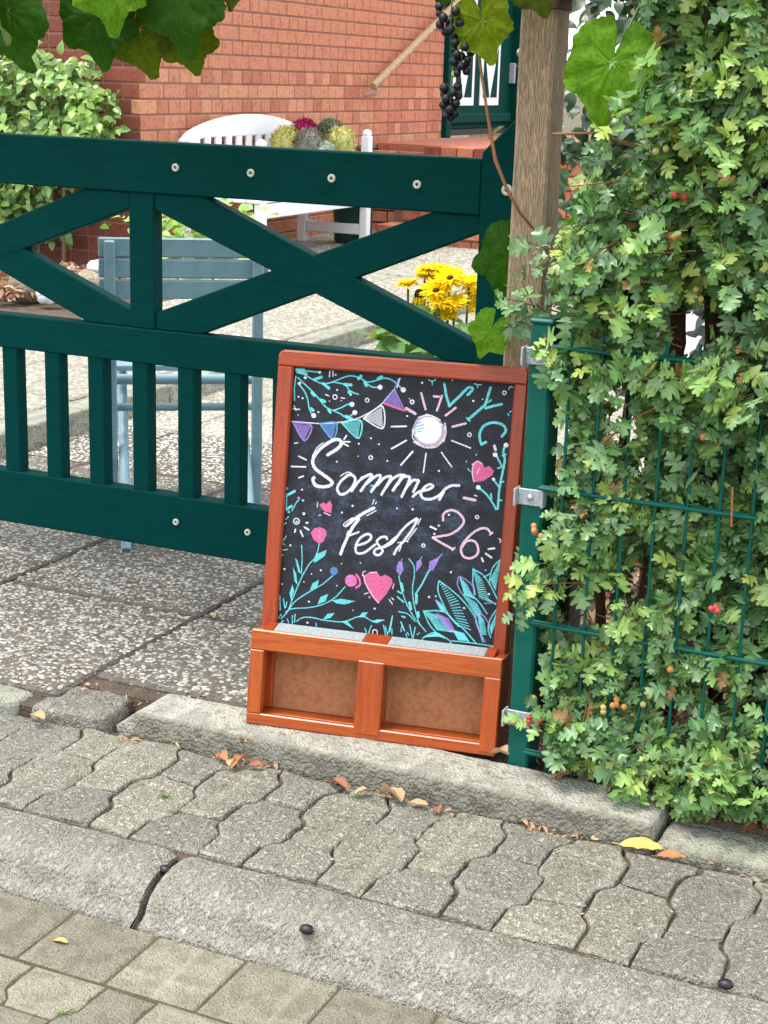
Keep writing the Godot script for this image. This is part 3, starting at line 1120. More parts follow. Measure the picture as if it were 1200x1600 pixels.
	for j in 9:
		part(edge, "edging_stone", rough_block(Vector3(0.115, 0.15, 0.985), Vector3i(12, 12, 30), 0.010, 0.005, 40 + j), M.kerb2 if j % 2 else M.kerb, Transform3D(Basis(Vector3.UP, rnd(-0.006, 0.006)), Vector3(-2.19, -0.035, -0.75 - j) - edge.position))
	origin.free()

func mat_road_bed() -> StandardMaterial3D: return varied(M.road1, Color(0.62, 0.58, 0.50))

func bone_at(walk: Node, k: int, z0: float, z1: float, m: Material):
	bone_stone(walk, float(k) - 0.145, 0.1005, z0, z1, 0.13, 0.0105, 0.205, -0.070, 0.0026, m, 0.011 if (k % 2) == 0 else -0.009)

func scatter_pebbles(xf: Array, col: Array, lo: Vector3, hi: Vector3, density: float):
	var n := int((hi.x - lo.x) * (hi.z - lo.z) * density)
	for i in n:
		var p := Vector3(rnd(lo.x + 0.005, hi.x - 0.005), hi.y - 0.0008, rnd(lo.z + 0.005, hi.z - 0.005))
		var bare := sin(p.x * 5.1 + 1.3) * sin(p.z * 6.3 + 0.4) + sin(p.x * 13.0 + p.z * 9.0) * 0.5
		if rng.randf() < 0.14 + bare * 0.24: continue
		var s := rnd(0.0024, 0.0052) * (1.0 if density > 3000 else 1.25)
		xf.append(Transform3D(Basis(Vector3.UP, rnd(0, TAU)) * Basis.from_scale(Vector3(s * rnd(1.0, 1.7), s * 0.55, s)), p))
		var g := rnd(0.22, 0.50) if lo.z > -1.6 and lo.x > -2.2 else rnd(0.42, 0.74)  # pebbles farther in are paler, their brighter daylight painted in
		var t := rng.randf()
		col.append(Color(g, g * 0.96, g * 0.88) if t < 0.75 else Color(g * 0.62, g * 0.5, g * 0.38) if t < 0.9 else Color(g * 0.45, g * 0.46, g * 0.46))

# ---------------------------------------------------------------- house
func build_house():
	var h := thing("brick_house", "red brick house with a green and white door behind the white bench", "house", Vector3(-4.145, 0, -5.18))
	var o := -h.position
	var side := board(h, "wall", Vector3(-4.6, -0.05, -9.42), Vector3(-4.153, 3.2, -5.188), M.mortar, 0.002)
	side.position += o
	var front := board(h, "front_wall", Vector3(-9.0, -0.05, -5.60), Vector3(-4.602, 3.2, -5.188), M.mortar, 0.002)
	front.position += o
	var beyond := board(h, "far_wall", Vector3(-4.6, -0.05, -11.75), Vector3(-4.16, 3.2, -11.14), M.plaster, 0.002)
	beyond.position += o
	var over := board(h, "lintel", Vector3(-4.6, 2.75, -11.14), Vector3(-4.153, 3.2, -9.42), M.mortar, 0.002)
	over.position += o
	var plinth := board(h, "plinth_ledge", Vector3(-4.15, 0.575, -9.42), Vector3(-4.115, 0.605, -7.9), M.mortarpale, 0.004)
	plinth.position += o
	# bricks: rows of stretchers and headers in turn; the nearest or highest in sight one by one, the rest joined
	var rest_s := MB.new()
	var rest_f := MB.new()
	var single := 0
	for row in 38:
		var y := 0.0385 + row * 0.0833
		var head := row % 2 == 0
		var len: float = 0.1175 if head else 0.24
		var z := -5.18
		var first := true
		while z > -9.42:
			var l := len
			if first and not head: l = 0.24
			if first and head: l = 0.175
			if not head and rng.randf() < 0.12: l = 0.115
			first = false
			var z1 := maxf(z - l, -9.42)
			if z - z1 > 0.04:
				var c := Vector3(-4.148 + rnd(-0.0015, 0.0015) - 0.03, y, (z + z1) / 2)
				var s := Vector3(0.06, 0.074, z - z1 - 0.008)
				if (y > 0.62 and y < 1.72 and y < 1.20 + (-z - 5.18) * 0.14) and single < 228:
					single += 1
					part(side, "brick", bbox(s, 0.004), M["brick%d" % rng.randi_range(0, 5)], Transform3D(Basis(), c + o - side.position))
				else: rest_s.box(s, 0.004, Transform3D(Basis(), c))
			z = z1
		var x := -4.145
		first = true
		while x > -6.4:
			var l2 := len
			if first: l2 = 0.115 if not head else 0.24
			first = false
			var x1 := x - l2
			var c2 := Vector3((x + x1) / 2, y, -5.183 + rnd(-0.0015, 0.0015) - 0.03)
			var s2 := Vector3(l2 - 0.008, 0.074, 0.06)
			if first or (y > 0.1 and y < 1.25 and x > -5.0 and single < 296):
				single += 1
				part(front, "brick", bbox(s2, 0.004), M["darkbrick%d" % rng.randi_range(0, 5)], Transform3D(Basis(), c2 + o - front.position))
			else: rest_f.box(s2, 0.004, Transform3D(Basis(), c2))
			x = x1
	var rs := part(h, "brick_courses", rest_s.done(), M.brick0, Transform3D(Basis(), o))
	rs.set_meta("kind", "stuff")
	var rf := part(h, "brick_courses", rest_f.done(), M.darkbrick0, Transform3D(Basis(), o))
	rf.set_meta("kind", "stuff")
	# door in the side wall: green frame, two glazed lights with white boards cut to points
	var frame := MB.new()
	frame.box(Vector3(0.12, 2.1, 0.10), 0.006, Transform3D(Basis(), Vector3(-4.17, 1.67, -9.475)))
	frame.box(Vector3(0.12, 2.1, 0.12), 0.006, Transform3D(Basis(), Vector3(-4.17, 1.67, -11.08)))
	frame.box(Vector3(0.12, 0.08, 1.5), 0.006, Transform3D(Basis(), Vector3(-4.17, 2.68, -10.275)))
	part(h, "door_frame", frame.done(), M.doorgreen, Transform3D(Basis(), o))
	var door := board(h, "door", Vector3(-4.24, 0.68, -11.02), Vector3(-4.19, 2.64, -9.525), M.doorgreen, 0.004)
	door.position += o
	board(door, "weather_rail", Vector3(0.025, -0.94, -0.70), Vector3(0.065, -0.86, 0.70), M.doorgreen, 0.012)
	board(door, "threshold", Vector3(-0.03, -1.03, -0.75), Vector3(0.03, -0.982, 0.75), M.dark, 0.004)
	for e in [[-9.69, -10.15], [-10.29, -10.72]]:
		var zc: float = (e[0] + e[1]) / 2.0 + 10.2725
		var lw: float = e[0] - e[1]
		board(door, "white_panel", Vector3(0.024, -0.80, zc - lw / 2), Vector3(0.036, 0.7, zc + lw / 2), M.white, 0.003)
		for s in [-1.0, 1.0]:
			var b := MB.new()
			var tri := PackedVector2Array([Vector2(s * lw * 0.37, -0.735), Vector2(s * lw * 0.03, -0.735), Vector2(s * lw * 0.37, -0.34)])
			b.prism(tri, 0.004, 0.001, Transform3D(Basis(Vector3.UP, PI / 2), Vector3(0.036, 0, zc)))
			part(door, "green_point", b.done(), M.doorgreen)
	board(door, "hinge", Vector3(0.02, -0.62, -0.735), Vector3(0.075, -0.45, -0.705), M.zinc, 0.006)
	board(door, "letter_slot", Vector3(0.036, 0.66, 0.27), Vector3(0.044, 0.70, 0.44), M.zinc, 0.002)
	# handrail up the steps
	var hr := thing("handrail", "pale wooden handrail sloping up the brick wall beside the steps", "handrail", Vector3(-4.06, 1.0, -7.95))
	rod(hr, "rail", [Vector3(0, 0, 0), Vector3(0, 0.53, -1.25), Vector3(0, 0.9, -2.1)], 0.027, M.rail, 12)
	for e in [[0.02, -0.06], [0.5, -1.2]]:
		rod(hr, "bracket", [Vector3(0, e[0] - 0.01, e[1]), Vector3(0, e[0] - 0.075, e[1]), Vector3(-0.085, e[0] - 0.085, e[1])], 0.008, M.zinc, 8)

func build_steps():
	var s := thing("brick_steps", "brick steps with red brick nosings leading up to the house door", "steps", Vector3(-3.4, 0, -7.2))
	var o := -s.position
	for k in 4:
		var y := 0.145 + k * 0.1583
		var zf := -7.2 - k * 0.247
		var x0 := -3.655 if k < 3 else -3.655
		var st := board(s, "step", Vector3(x0, -0.05, -11.3), Vector3(-2.2, y - 0.064, zf - 0.015), M.mortar, 0.003)
		st.position += o
		var n := 12
		for i in n:
			var l := 0.1205
			var c := Vector3(x0 + 0.06 + i * l, y - 0.032, zf - 0.105)
			part(st, "brick", bbox(Vector3(l - 0.008, 0.064, 0.235), 0.005), M["darkbrick1" if k == 3 and i % 3 == 0 else "brick%d" % [1, 3, 0][i % 3]], Transform3D(Basis(), c + o - st.position))
			if k < 3 or i > 20: continue
		if k == 3:
			var tread := board(st, "tread", Vector3(-4.11, y - 0.06, -11.2), Vector3(-2.2, y - 0.003, zf - 0.226), M.brick3, 0.003)
			tread.position += o - st.position
		for i in n:
			var c2 := Vector3(x0 + 0.06 + i * 0.1205 + 0.06, y - 0.11, zf - 0.018)
			part(st, "brick", bbox(Vector3(0.112, 0.072, 0.02), 0.003), M["brick%d" % [3, 1, 4][i % 3]], Transform3D(Basis(), c2 + o - st.position))
	var cheek := board(s, "cheek_wall", Vector3(-4.112, -0.05, -9.4), Vector3(-3.662, 0.54, -8.0), M.mortar, 0.003)
	cheek.position += o
	for r in 7:
		for i in 2:
			var c3 := Vector3(-4.0 + i * 0.235 - 0.0 + (0.0 if r % 2 == 0 else -0.05), 0.0385 + r * 0.0833, -7.985)
			part(cheek, "brick", bbox(Vector3(0.225, 0.0715, 0.03), 0.004), M["brick%d" % [0, 2, 5, 1][(r + i) % 4]], Transform3D(Basis(), c3 + o - cheek.position))

# ---------------------------------------------------------------- gate
func plank(parent: Node, called: String, poly: Array, z0: float, depth: float, m: Material, bev := 0.003) -> MeshInstance3D:
	var c := Vector2.ZERO
	for p in poly: c += p
	c /= poly.size()
	var l := PackedVector2Array()
	for p in poly: l.append(p - c)
	var b := MB.new()
	b.prism(l, depth, bev)
	return part(parent, called, b.done(), m, Transform3D(Basis(), Vector3(c.x, c.y, z0)))

func build_gate():
	var g := thing("garden_gate", "dark green wooden garden gate with crossed braces and slats behind the chalkboard", "gate", Vector3(-1.17, 0.0, -0.6))
	var X := func(x: float) -> float: return x + 1.17
	var t := 0.036
	var back := -t
	var xr := -0.392
	var xl := -1.17 * 2 + 0.392
	board(g, "top_rail", Vector3(X.call(xl), 0.820, back - 0.004), Vector3(X.call(xr), 0.928, 0.004), M.gate, 0.003)
	board(g, "middle_rail", Vector3(X.call(xl), 0.450, back - 0.002), Vector3(X.call(xr), 0.5275, 0.002), M.gate, 0.003)
	board(g, "bottom_rail", Vector3(X.call(xl), 0.034, back - 0.002), Vector3(X.call(xr), 0.160, 0.002), M.gate, 0.003)
	board(g, "centre_stile", Vector3(X.call(-1.203), 0.5275, back), Vector3(X.call(-1.139), 0.820, 0.0), M.gate, 0.003)
	# end stiles: the right one rises past the rail with a slanted head
	plank(g, "end_stile", [Vector2(X.call(-0.392), 0.02), Vector2(X.call(-0.29), 0.02), Vector2(X.call(-0.29), 1.04), Vector2(X.call(-0.392), 0.941)], back - 0.004, t + 0.0095, M.gate)
	plank(g, "end_stile", [Vector2(X.call(xl), 0.02), Vector2(X.call(xl - 0.1), 0.02), Vector2(X.call(xl - 0.1), 1.04), Vector2(X.call(xl), 0.941)], back - 0.004, t + 0.0095, M.gate)
	# crossed braces of both bays, the second the mirror of the first
	for mirror in [1.0, -1.0]:
		var q := func(x: float, y: float) -> Vector2: return Vector2((x + 1.17) * mirror, y)
		var a := func(x: float) -> float: return 0.819 - (x + 1.016) * 0.4        # upper edge of the falling brace
		var al := func(x: float) -> float: return 0.777 - (x + 1.118) * 0.3643
		var bu := func(x: float) -> float: return 0.572 + (x + 1.120) * 0.3971
		var bl := func(x: float) -> float: return 0.536 + (x + 1.004) * 0.4082
		plank(g, "brace", [q.call(-1.139, al.call(-1.139)), q.call(-0.458, 0.5275), q.call(-0.392, 0.5275), q.call(-0.392, a.call(-0.392)), q.call(-1.018, 0.820), q.call(-1.139, 0.820)], back + 0.002, t - 0.0045, M.gate)
		plank(g, "brace", [q.call(-1.139, 0.5275), q.call(-1.024, 0.5275), q.call(-0.392, bl.call(-0.392)), q.call(-0.392, 0.820), q.call(-0.496, 0.820), q.call(-1.139, bu.call(-1.139))], back + 0.003, t - 0.0065, M.gate)
	var k := 0
	while -0.826 - 0.1175 * (k - 3) > xl + 0.05:
		var xc := -0.826 - 0.1175 * (k - 3)
		if xc < xr - 0.03: board(g, "slat", Vector3(X.call(xc - 0.0215), 0.158, back + 0.001), Vector3(X.call(xc + 0.0215), 0.452, -0.0005), M.gate, 0.003)
		k += 1
	for s in [[-1.081, 0.877], [-0.9, 0.875], [-0.714, 0.874], [-0.526, 0.872], [-0.337, 0.872], [-1.085, 0.101], [-0.902, 0.104]]:
		var b := MB.new()
		var r: float = 0.0085 if s[0] < -0.4 else 0.011
		if s[1] < 0.2: r = 0.0075
		var ring := []
		b.smooth(true)
		var pr := [Vector2(r, 0.0), Vector2(r, 0.0025), Vector2(r * 0.85, 0.0042), Vector2(r * 0.42, 0.0042), Vector2(r * 0.34, 0.001)]
		for i in pr.size() - 1:
			for a in 16:
				var qv := []
				for e in [[i, a], [i, a + 1], [i + 1, a + 1], [i + 1, a]]:
					var f: float = TAU * e[1] / 16.0
					qv.append(Vector3(cos(f) * pr[e[0]].x, sin(f) * pr[e[0]].x, pr[e[0]].y))
				b.quad(qv[0], qv[1], qv[2], qv[3])
		var zf := 0.004 if s[1] > 0.8 else 0.002
		if s[0] > -0.4: zf = 0.0055
		var wsh := part(g, "washer", b.done(), M.washer, Transform3D(Basis(), Vector3(X.call(s[0]), s[1], zf)))
		var sb := MB.new()
		sb.ball(Vector3.ZERO, Vector3(r * 0.36, r * 0.36, 0.0012), 4, 10)
		part(wsh, "screw_head", sb.done(), M.dark, Transform3D(Basis(), Vector3(0, 0, 0.001)))

# ---------------------------------------------------------------- posts, mesh fence
func build_posts_and_fence():
	var p := thing("wooden_post", "weathered square wooden post behind the chalkboard's right corner", "post", Vector3(-0.153, -0.05, -0.232))
	var b := MB.new()
	# weathered shaft with split edges: stacked slices that wander a little
	var n := 26
	var f := FastNoiseLite.new()
	f.seed = 8
	f.frequency = 0.9
	var rings := []
	for i in n + 1:
		var y := 1.30 * i / n
		var ring := []
		for c in [[-1, 1], [-0.86, 1.12], [0.86, 1.12], [1, 1], [1, -1], [-1, -1]]:
			ring.append(Vector3(c[0] * 0.0305 + f.get_noise_2d(c[0] * 30, y * 3) * 0.0022, y, c[1] * 0.031 + f.get_noise_2d(c[1] * 30 + 9, y * 4) * 0.0018))
		rings.append(ring)
	for i in n:
		for k in 6:
			var k2 := (k + 1) % 6
			b.out_quad(rings[i][k], rings[i][k2], rings[i + 1][k2], rings[i + 1][k], Vector3(0, rings[i][0].y, 0))
	part(p, "shaft", b.done(), M.post)
	board(p, "cap_beam", Vector3(-1.9, 1.262, -0.045), Vector3(0.9, 1.34, 0.045), M.stain_shade, 0.004)
	board(p, "iron_strap", Vector3(-0.034, 1.238, -0.036), Vector3(0.034, 1.262, 0.038), M.stain_shade, 0.002)

	var fp := thing("fence_post", "green steel fence post with three clamps at the chalkboard's right edge", "post", Vector3(-0.0525, -0.06, -0.036))
	board(fp, "tube", Vector3(-0.0185, 0, -0.03), Vector3(0.0185, 0.772, 0.03), M.green, 0.004)
	board(fp, "cap", Vector3(-0.0205, 0.772, -0.032), Vector3(0.0205, 0.780, 0.032), M.green, 0.003)
	for y in [0.0546, 0.4344, 0.6618]:
		var c := board(fp, "clamp", Vector3(-0.022, y + 0.06 - 0.0135, 0.032), Vector3(0.0195, y + 0.06 + 0.0135, 0.036), M.zinc, 0.0012)
		board(c, "flange", Vector3(-0.0245, -0.0145, -0.01), Vector3(-0.0205, 0.0145, 0.014), M.zinc, 0.001)
		board(c, "flange", Vector3(0.0195, -0.0145, -0.012), Vector3(0.0235, 0.0145, 0.008), M.zinc, 0.001)
		var sb := MB.new()
		sb.ball(Vector3(0, 0, 0.002), Vector3(0.0058, 0.0058, 0.0045), 6, 12)
		part(c, "bolt", sb.done(), M.steel)

	var m := thing("mesh_fence", "green welded wire mesh fence panel in front of the hawthorn hedge", "fence", Vector3(0.4, -0.02, 0.0))
	var o := -m.position
	for i in 24:
		var x := 0.05 * i
		rod(m, "upright_wire", [Vector3(x, -0.025, 0) + o, Vector3(x, 0.705, 0) + o], 0.0026, M.green, 8)
	for k in 4:
		var y := k * 0.2264
		for zz in [0.0058, -0.0058]:
			rod(m, "cross_wire", [Vector3(-0.038, y, zz) + o, Vector3(1.18, y, zz) + o], 0.0034, M.green, 8)
	# what stands behind the fence: the dark iron upright of a low gate
	var ir := thing("iron_upright", "dark iron upright with a bright strip behind the mesh fence", "post", Vector3(-0.06, -0.06, -0.26))
	board(ir, "tube", Vector3(-0.02, 0, -0.02), Vector3(0.006, 0.45, 0.02), M.dark, 0.004)
	board(ir, "strip", Vector3(0.010, 0.02, 0.0), Vector3(0.026, 0.45, 0.006), M.zinc, 0.002)
	board(ir, "bar", Vector3(-0.045, 0, -0.01), Vector3(-0.030, 0.45, 0.015), M.doorgreen, 0.003)

# ---------------------------------------------------------------- chalkboard
func build_sign():
	var s := thing("chalkboard_sign", "wooden chalkboard sign with colourful summer party drawing standing on the kerb", "sign", Vector3(-0.5349, -0.0275, 0.0613))
	s.basis = Basis(Vector3.UP, 0.1633) * Basis(Vector3.RIGHT, -0.1619)
	var W := 0.4463
	var H := 0.1685
	var zf := -0.0491      # front of the upper frame
	var th := 0.022
	# upper frame
	board(s, "frame_stile", Vector3(0.0003, 0.02, zf - th), Vector3(0.0285, 0.629, zf), M.redy0, 0.003)
	board(s, "frame_stile", Vector3(0.4195, 0.02, zf - th), Vector3(0.4427, 0.629, zf), M.redy1, 0.003)
	plank(s, "frame_rail", [Vector2(0.0003, 0.6275), Vector2(0.4427, 0.6275), Vector2(0.4427, 0.650), Vector2(0.4375, 0.6557), Vector2(0.010, 0.6557), Vector2(0.0040, 0.653), Vector2(0.0003, 0.646)], zf - th, th + 0.0006, M.redx0, 0.003)
	board(s, "frame_rail", Vector3(0.0285, 0.140, zf - th), Vector3(0.4195, 0.1625, zf), M.redx1, 0.002)
	var b := MB.new()
	var u0 := 0.0285
	var u1 := 0.4195
	var v0 := 0.1625
	var v1 := 0.6275
	var z := zf - 0.008
	b.st.set_uv(Vector2.ZERO)
	var q := [Vector3(u0, v0, z), Vector3(u1, v0, z), Vector3(u1, v1, z), Vector3(u0, v1, z)]
	for k in [0, 2, 1, 0, 3, 2]:
		var v: Vector3 = q[k]
		b.st.set_uv(Vector2((v.x - 0.0278) / 0.3922, 1.0 - (v.y - 0.1765) / 0.4508))
		b.st.add_vertex(v)
	b.st.generate_normals()
	var bm := StandardMaterial3D.new()
	bm.albedo_texture = chalk_texture()
	bm.roughness = 0.75
	bm.texture_repeat = false
	part(s, "chalk_panel", b.st.commit(), bm)
	board(s, "back_panel", Vector3(u0, v0, zf - th - 0.002), Vector3(u1, v1, z - 0.0015), M.hard, 0.001)
	# lower box
	board(s, "box_rail", Vector3(0.0, H - 0.036, -0.0105), Vector3(W, H, 0.0), M.woodx0, 0.002)
	board(s, "box_rail", Vector3(0.0, 0.0, -0.016), Vector3(W, 0.020, 0.0), M.woodx1, 0.002)
	board(s, "box_stile", Vector3(0.0, 0.020, -0.016), Vector3(0.025, H - 0.036, 0.0004), M.woody0, 0.0012)
	board(s, "box_stile", Vector3(0.1965, 0.008, -0.016), Vector3(0.2425, H - 0.032, 0.0016), M.woody1, 0.0015)
	board(s, "box_stile", Vector3(W - 0.0285, 0.006, -0.016), Vector3(W, H - 0.034, 0.0010), M.woody2, 0.0015)
	board(s, "side_board", Vector3(0.0005, 0.001, -0.085), Vector3(0.017, H - 0.0015, -0.0162), M.woody2, 0.0015)
	board(s, "side_board", Vector3(W - 0.017, 0.001, -0.085), Vector3(W - 0.0005, H - 0.0015, -0.0162), M.woody1, 0.0015)
	board(s, "floor_board", Vector3(0.0175, 0.001, -0.085), Vector3(W - 0.0175, 0.0195, -0.0162), M.woodx2, 0.0015)
	board(s, "inner_post", Vector3(0.203, 0.0195, -0.0585), Vector3(0.236, H - 0.014, -0.0162), M.woody0, 0.001)
	board(s, "box_panel", Vector3(0.0172, 0.02, -0.063), Vector3(0.2025, H - 0.014, -0.059), M.hard, 0.0005)
	board(s, "box_panel", Vector3(0.2365, 0.02, -0.063), Vector3(W - 0.0172, H - 0.014, -0.059), M.hard, 0.0005)
	# ledge with two zinc chalk trays
	for e in [["ledge_block", 0.0175, 0.034, "redx1"], ["chalk_tray", 0.0345, 0.1965, "zinc"], ["ledge_block", 0.197, 0.241, "redx0"], ["chalk_tray", 0.2415, W - 0.0345, "zinc"], ["ledge_block", W - 0.034, W - 0.0175, "redx2"]]:
		var up := 0.0 if e[0] == "chalk_tray" else 0.0006
		part(s, e[0], bbox(Vector3(e[2] - e[1], 0.010, 0.0385), 0.001), M[e[3]], Transform3D(Basis(Vector3.RIGHT, 0.27), Vector3((e[1] + e[2]) / 2, 0.1662 + up, -0.0295)))
	board(s, "back_foot", Vector3(0.03, 0.0, -0.102), Vector3(0.416, 0.03, -0.0855), M.woodx2, 0.002)

# ---------------------------------------------------------------- bench, tub, chair
func build_bench():
	var b := thing("garden_bench", "white wooden garden bench with arched back against the brick wall", "bench", Vector3(-3.85, 0.03, -6.2))
	var o := -b.position
	var P := func(x: float, y: float, z: float) -> Vector3: return Vector3(x, y, z) + o
	for e in [[-3.6, -5.54, 0.68], [-3.6, -6.9, 0.71], [-4.04, -5.50, 0.70], [-4.04, -6.9, 0.70]]:
		board(b, "leg", P.call(e[0] - 0.028, 0.03, e[1] - 0.028), P.call(e[0] + 0.028, e[2], e[1] + 0.028), M.white, 0.006)
		if e[0] > -3.8:
			var k := MB.new()
			k.ball(Vector3.ZERO, Vector3(0.03, 0.028, 0.03), 8, 12)
			part(b, "knob", k.done(), M.white, Transform3D(Basis(), P.call(e[0], e[2] + 0.012, e[1])))
	for z in [-5.54, -6.9]:
		board(b, "stretcher", P.call(-4.02, 0.10, z - 0.02), P.call(-3.62, 0.165, z + 0.02), M.white, 0.004)
		board(b, "arm", P.call(-4.02, 0.56, z - 0.03), P.call(-3.57, 0.59, z + 0.03), M.white, 0.006)
	board(b, "apron", P.call(-3.62, 0.285, -6.88), P.call(-3.59, 0.365, -5.56), M.white, 0.004)
	for i in 5:
		board(b, "seat_slat", P.call(-4.02 + i * 0.088, 0.37, -6.92), P.call(-4.02 + i * 0.088 + 0.078, 0.392, -5.5), M.white, 0.005)
	# arched back rail and its slats
	var poly := []
	var up := []
	for i in 21:
		var t := i / 20.0
		up.append(Vector2(lerpf(-0.76, 0.76, t), 0.695 + 0.135 * pow(sin(PI * t), 0.62)))
	for v in up: poly.append(v)
	poly.append(Vector2(0.76, 0.675))
	poly.append(Vector2(0.5, 0.705))
	poly.append(Vector2(-0.5, 0.705))
	poly.append(Vector2(-0.76, 0.675))
	var mb := MB.new()
	mb.prism(PackedVector2Array(poly), 0.03, 0.006, Transform3D(Basis(Vector3.UP, PI / 2), P.call(-4.08, 0, -6.22)))
	part(b, "back_rail", mb.done(), M.white)
	board(b, "lower_back_rail", P.call(-4.075, 0.44, -6.88), P.call(-4.05, 0.49, -5.52), M.white, 0.004)
	for i in 11:
		var z := -5.62 - i * 0.12
		board(b, "back_slat", P.call(-4.07, 0.47, z - 0.032), P.call(-4.052, 0.712, z + 0.032), M.white, 0.004)
	var t2 := thing("planter_tub", "tall dark green tub beyond the far end of the white bench", "tub", Vector3(-3.74, 0.03, -7.02))
	var tb := MB.new()
	tb.tube([Vector3(0, 0, 0), Vector3(0, 0.02, 0), Vector3(0, 0.34, 0), Vector3(0, 0.345, 0), Vector3(0, 0.38, 0)], [0.105, 0.12, 0.135, 0.145, 0.145], 24)
	part(t2, "barrel", tb.done(), M.tub)
	# bowl of chrysanthemums on the seat
	var fl := thing("flower_bowl", "bowl of pink, grey and yellow flowers on the white bench", "flowers", Vector3(-3.74, 0.392, -6.45))
	var bb := MB.new()
	bb.tube([Vector3(0, 0, 0), Vector3(0, 0.03, 0), Vector3(0, 0.13, 0), Vector3(0, 0.15, 0)], [0.09, 0.12, 0.17, 0.18], 20)
	part(fl, "bowl", bb.done(), M.tub)
	var heads := [[-0.08, 0.335, -0.02, 0.085, lin(0.42, 0.02, 0.16)], [0.05, 0.35, -0.12, 0.075, lin(0.26, 0.27, 0.22)], [-0.12, 0.28, 0.13, 0.10, lin(0.60, 0.56, 0.19)], [0.03, 0.27, 0.12, 0.10, lin(0.27, 0.25, 0.22)], [0.15, 0.285, -0.05, 0.095, lin(0.62, 0.60, 0.24)], [0.13, 0.22, 0.12, 0.07, lin(0.62, 0.66, 0.66)], [-0.2, 0.27, -0.05, 0.07, lin(0.62, 0.60, 0.3)]]
	var pet := petal_mesh(0.022, 0.010)
	for hd in heads:
		var xs := []
		var cs := []
		for i in 620:
			var d := Vector3(rng.randfn(), rng.randfn() * 0.7 + 0.35, rng.randfn()).normalized()
			xs.append(Transform3D(aim(d + Vector3(rnd(-0.5, 0.5), rnd(-0.5, 0.5), rnd(-0.5, 0.5)), Vector3.UP), d * hd[3] * rnd(0.75, 0.95)))
			var c: Color = hd[4].srgb_to_linear() * rnd(0.75, 1.2)
			c.a = 1
			cs.append(c)
		var core := MB.new()
		core.ball(Vector3.ZERO, Vector3.ONE * hd[3] * 0.85, 7, 10)
		var head := part(fl, "flower_head", core.done(), mat(null, hd[4], 0.9), Transform3D(Basis(), Vector3(hd[0], hd[1], hd[2])))
		multi(head, "petal", pet, M.leafmulti, xs, cs)

func petal_mesh(l: float, w: float) -> ArrayMesh:
	var b := MB.new()
	var c := Vector3(0, l * 0.55, -w * 0.25)
	var o := [Vector3(0, 0, 0), Vector3(w * 0.5, l * 0.45, 0), Vector3(w * 0.35, l * 0.85, -w * 0.1), Vector3(0, l, -w * 0.3), Vector3(-w * 0.35, l * 0.85, -w * 0.1), Vector3(-w * 0.5, l * 0.45, 0)]
	b.smooth(true)
	for i in 6: b.tri(c, o[i], o[(i + 1) % 6])
	return b.done()

func build_chair():
	var c := thing("garden_chair", "blue-grey slatted folding garden chair seen from behind through the gate", "chair", Vector3(-1.316, -0.034, -1.01))
	c.basis = Basis(Vector3.UP, 0.60)
	# local: x across the back, z towards the gate (behind the chair)
	for s in [-1.0, 1.0]:
		board(c, "back_post", Vector3(s * 0.178 - 0.013, 0.0, 0.0265), Vector3(s * 0.178 + 0.013, 0.712, 0.046), M.blue, 0.003)
		rod(c, "rear_leg", [Vector3(s * 0.150, 0.395, -0.30), Vector3(s * 0.150, 0.20, 0.03), Vector3(s * 0.150, 0.0, 0.235)], 0.0125, M.bluelight, 10)
	for k in 3:
		board(c, "back_slat", Vector3(-0.205, 0.718 - k * 0.050 - 0.046, 0.0125), Vector3(0.205, 0.718 - k * 0.050, 0.026), M.blue, 0.003)
	for k in 7:
		board(c, "seat_slat", Vector3(-0.19, 0.385, -0.03 - k * 0.048 - 0.04), Vector3(0.19, 0.40, -0.03 - k * 0.048), M.bluelight, 0.003)
	rod(c, "seat_tube", [Vector3(-0.19, 0.372, 0.012), Vector3(0.19, 0.372, 0.012)], 0.013, M.bluelight, 10)
	rod(c, "cross_tube", [Vector3(-0.178, 0.300, -0.0), Vector3(0.178, 0.300, 0.0)], 0.010, M.blue, 10)
	rod(c, "floor_tube", [Vector3(-0.150, 0.055, 0.18), Vector3(0.150, 0.055, 0.18)], 0.010, M.bluelight, 10)

# ---------------------------------------------------------------- plants
func hawthorn_leaf(fold: float, droop: float, wide: float) -> ArrayMesh:
	var side := [Vector2(0.018, 0.0), Vector2(0.02, 0.10), Vector2(0.14, 0.19), Vector2(0.36, 0.26), Vector2(0.40, 0.35), Vector2(0.13, 0.42), Vector2(0.34, 0.54), Vector2(0.44, 0.63), Vector2(0.37, 0.71), Vector2(0.11, 0.67), Vector2(0.26, 0.82), Vector2(0.25, 0.90), Vector2(0.10, 0.90), Vector2(0.06, 0.99), Vector2(0.0, 1.0)]
	var P := func(x: float, y: float) -> Vector3: return Vector3(x * wide, y, absf(x) * fold - y * y * droop - x * x * 0.5 + 0.05 * sin(y * 9.0 + x * 5.0 + fold * 20.0))
	var b := MB.new()
	b.smooth(true)
	for s in [-1.0, 1.0]:
		for i in side.size() - 1:
			var p: Vector2 = side[i]
			var q: Vector2 = side[i + 1]
			var m0: Vector3 = P.call(0.0, p.y - p.x * 0.45 if p.x > 0.15 else p.y)
			var m1: Vector3 = P.call(0.0, q.y - q.x * 0.45 if q.x > 0.15 else q.y)
			var a: Vector3 = P.call(p.x * s, p.y)
			var c: Vector3 = P.call(q.x * s, q.y)
			if s > 0:
				b.tri(m0, a, c)
				b.tri(m0, c, m1)
			else:
				b.tri(m0, c, a)
				b.tri(m0, m1, c)
	return b.done()

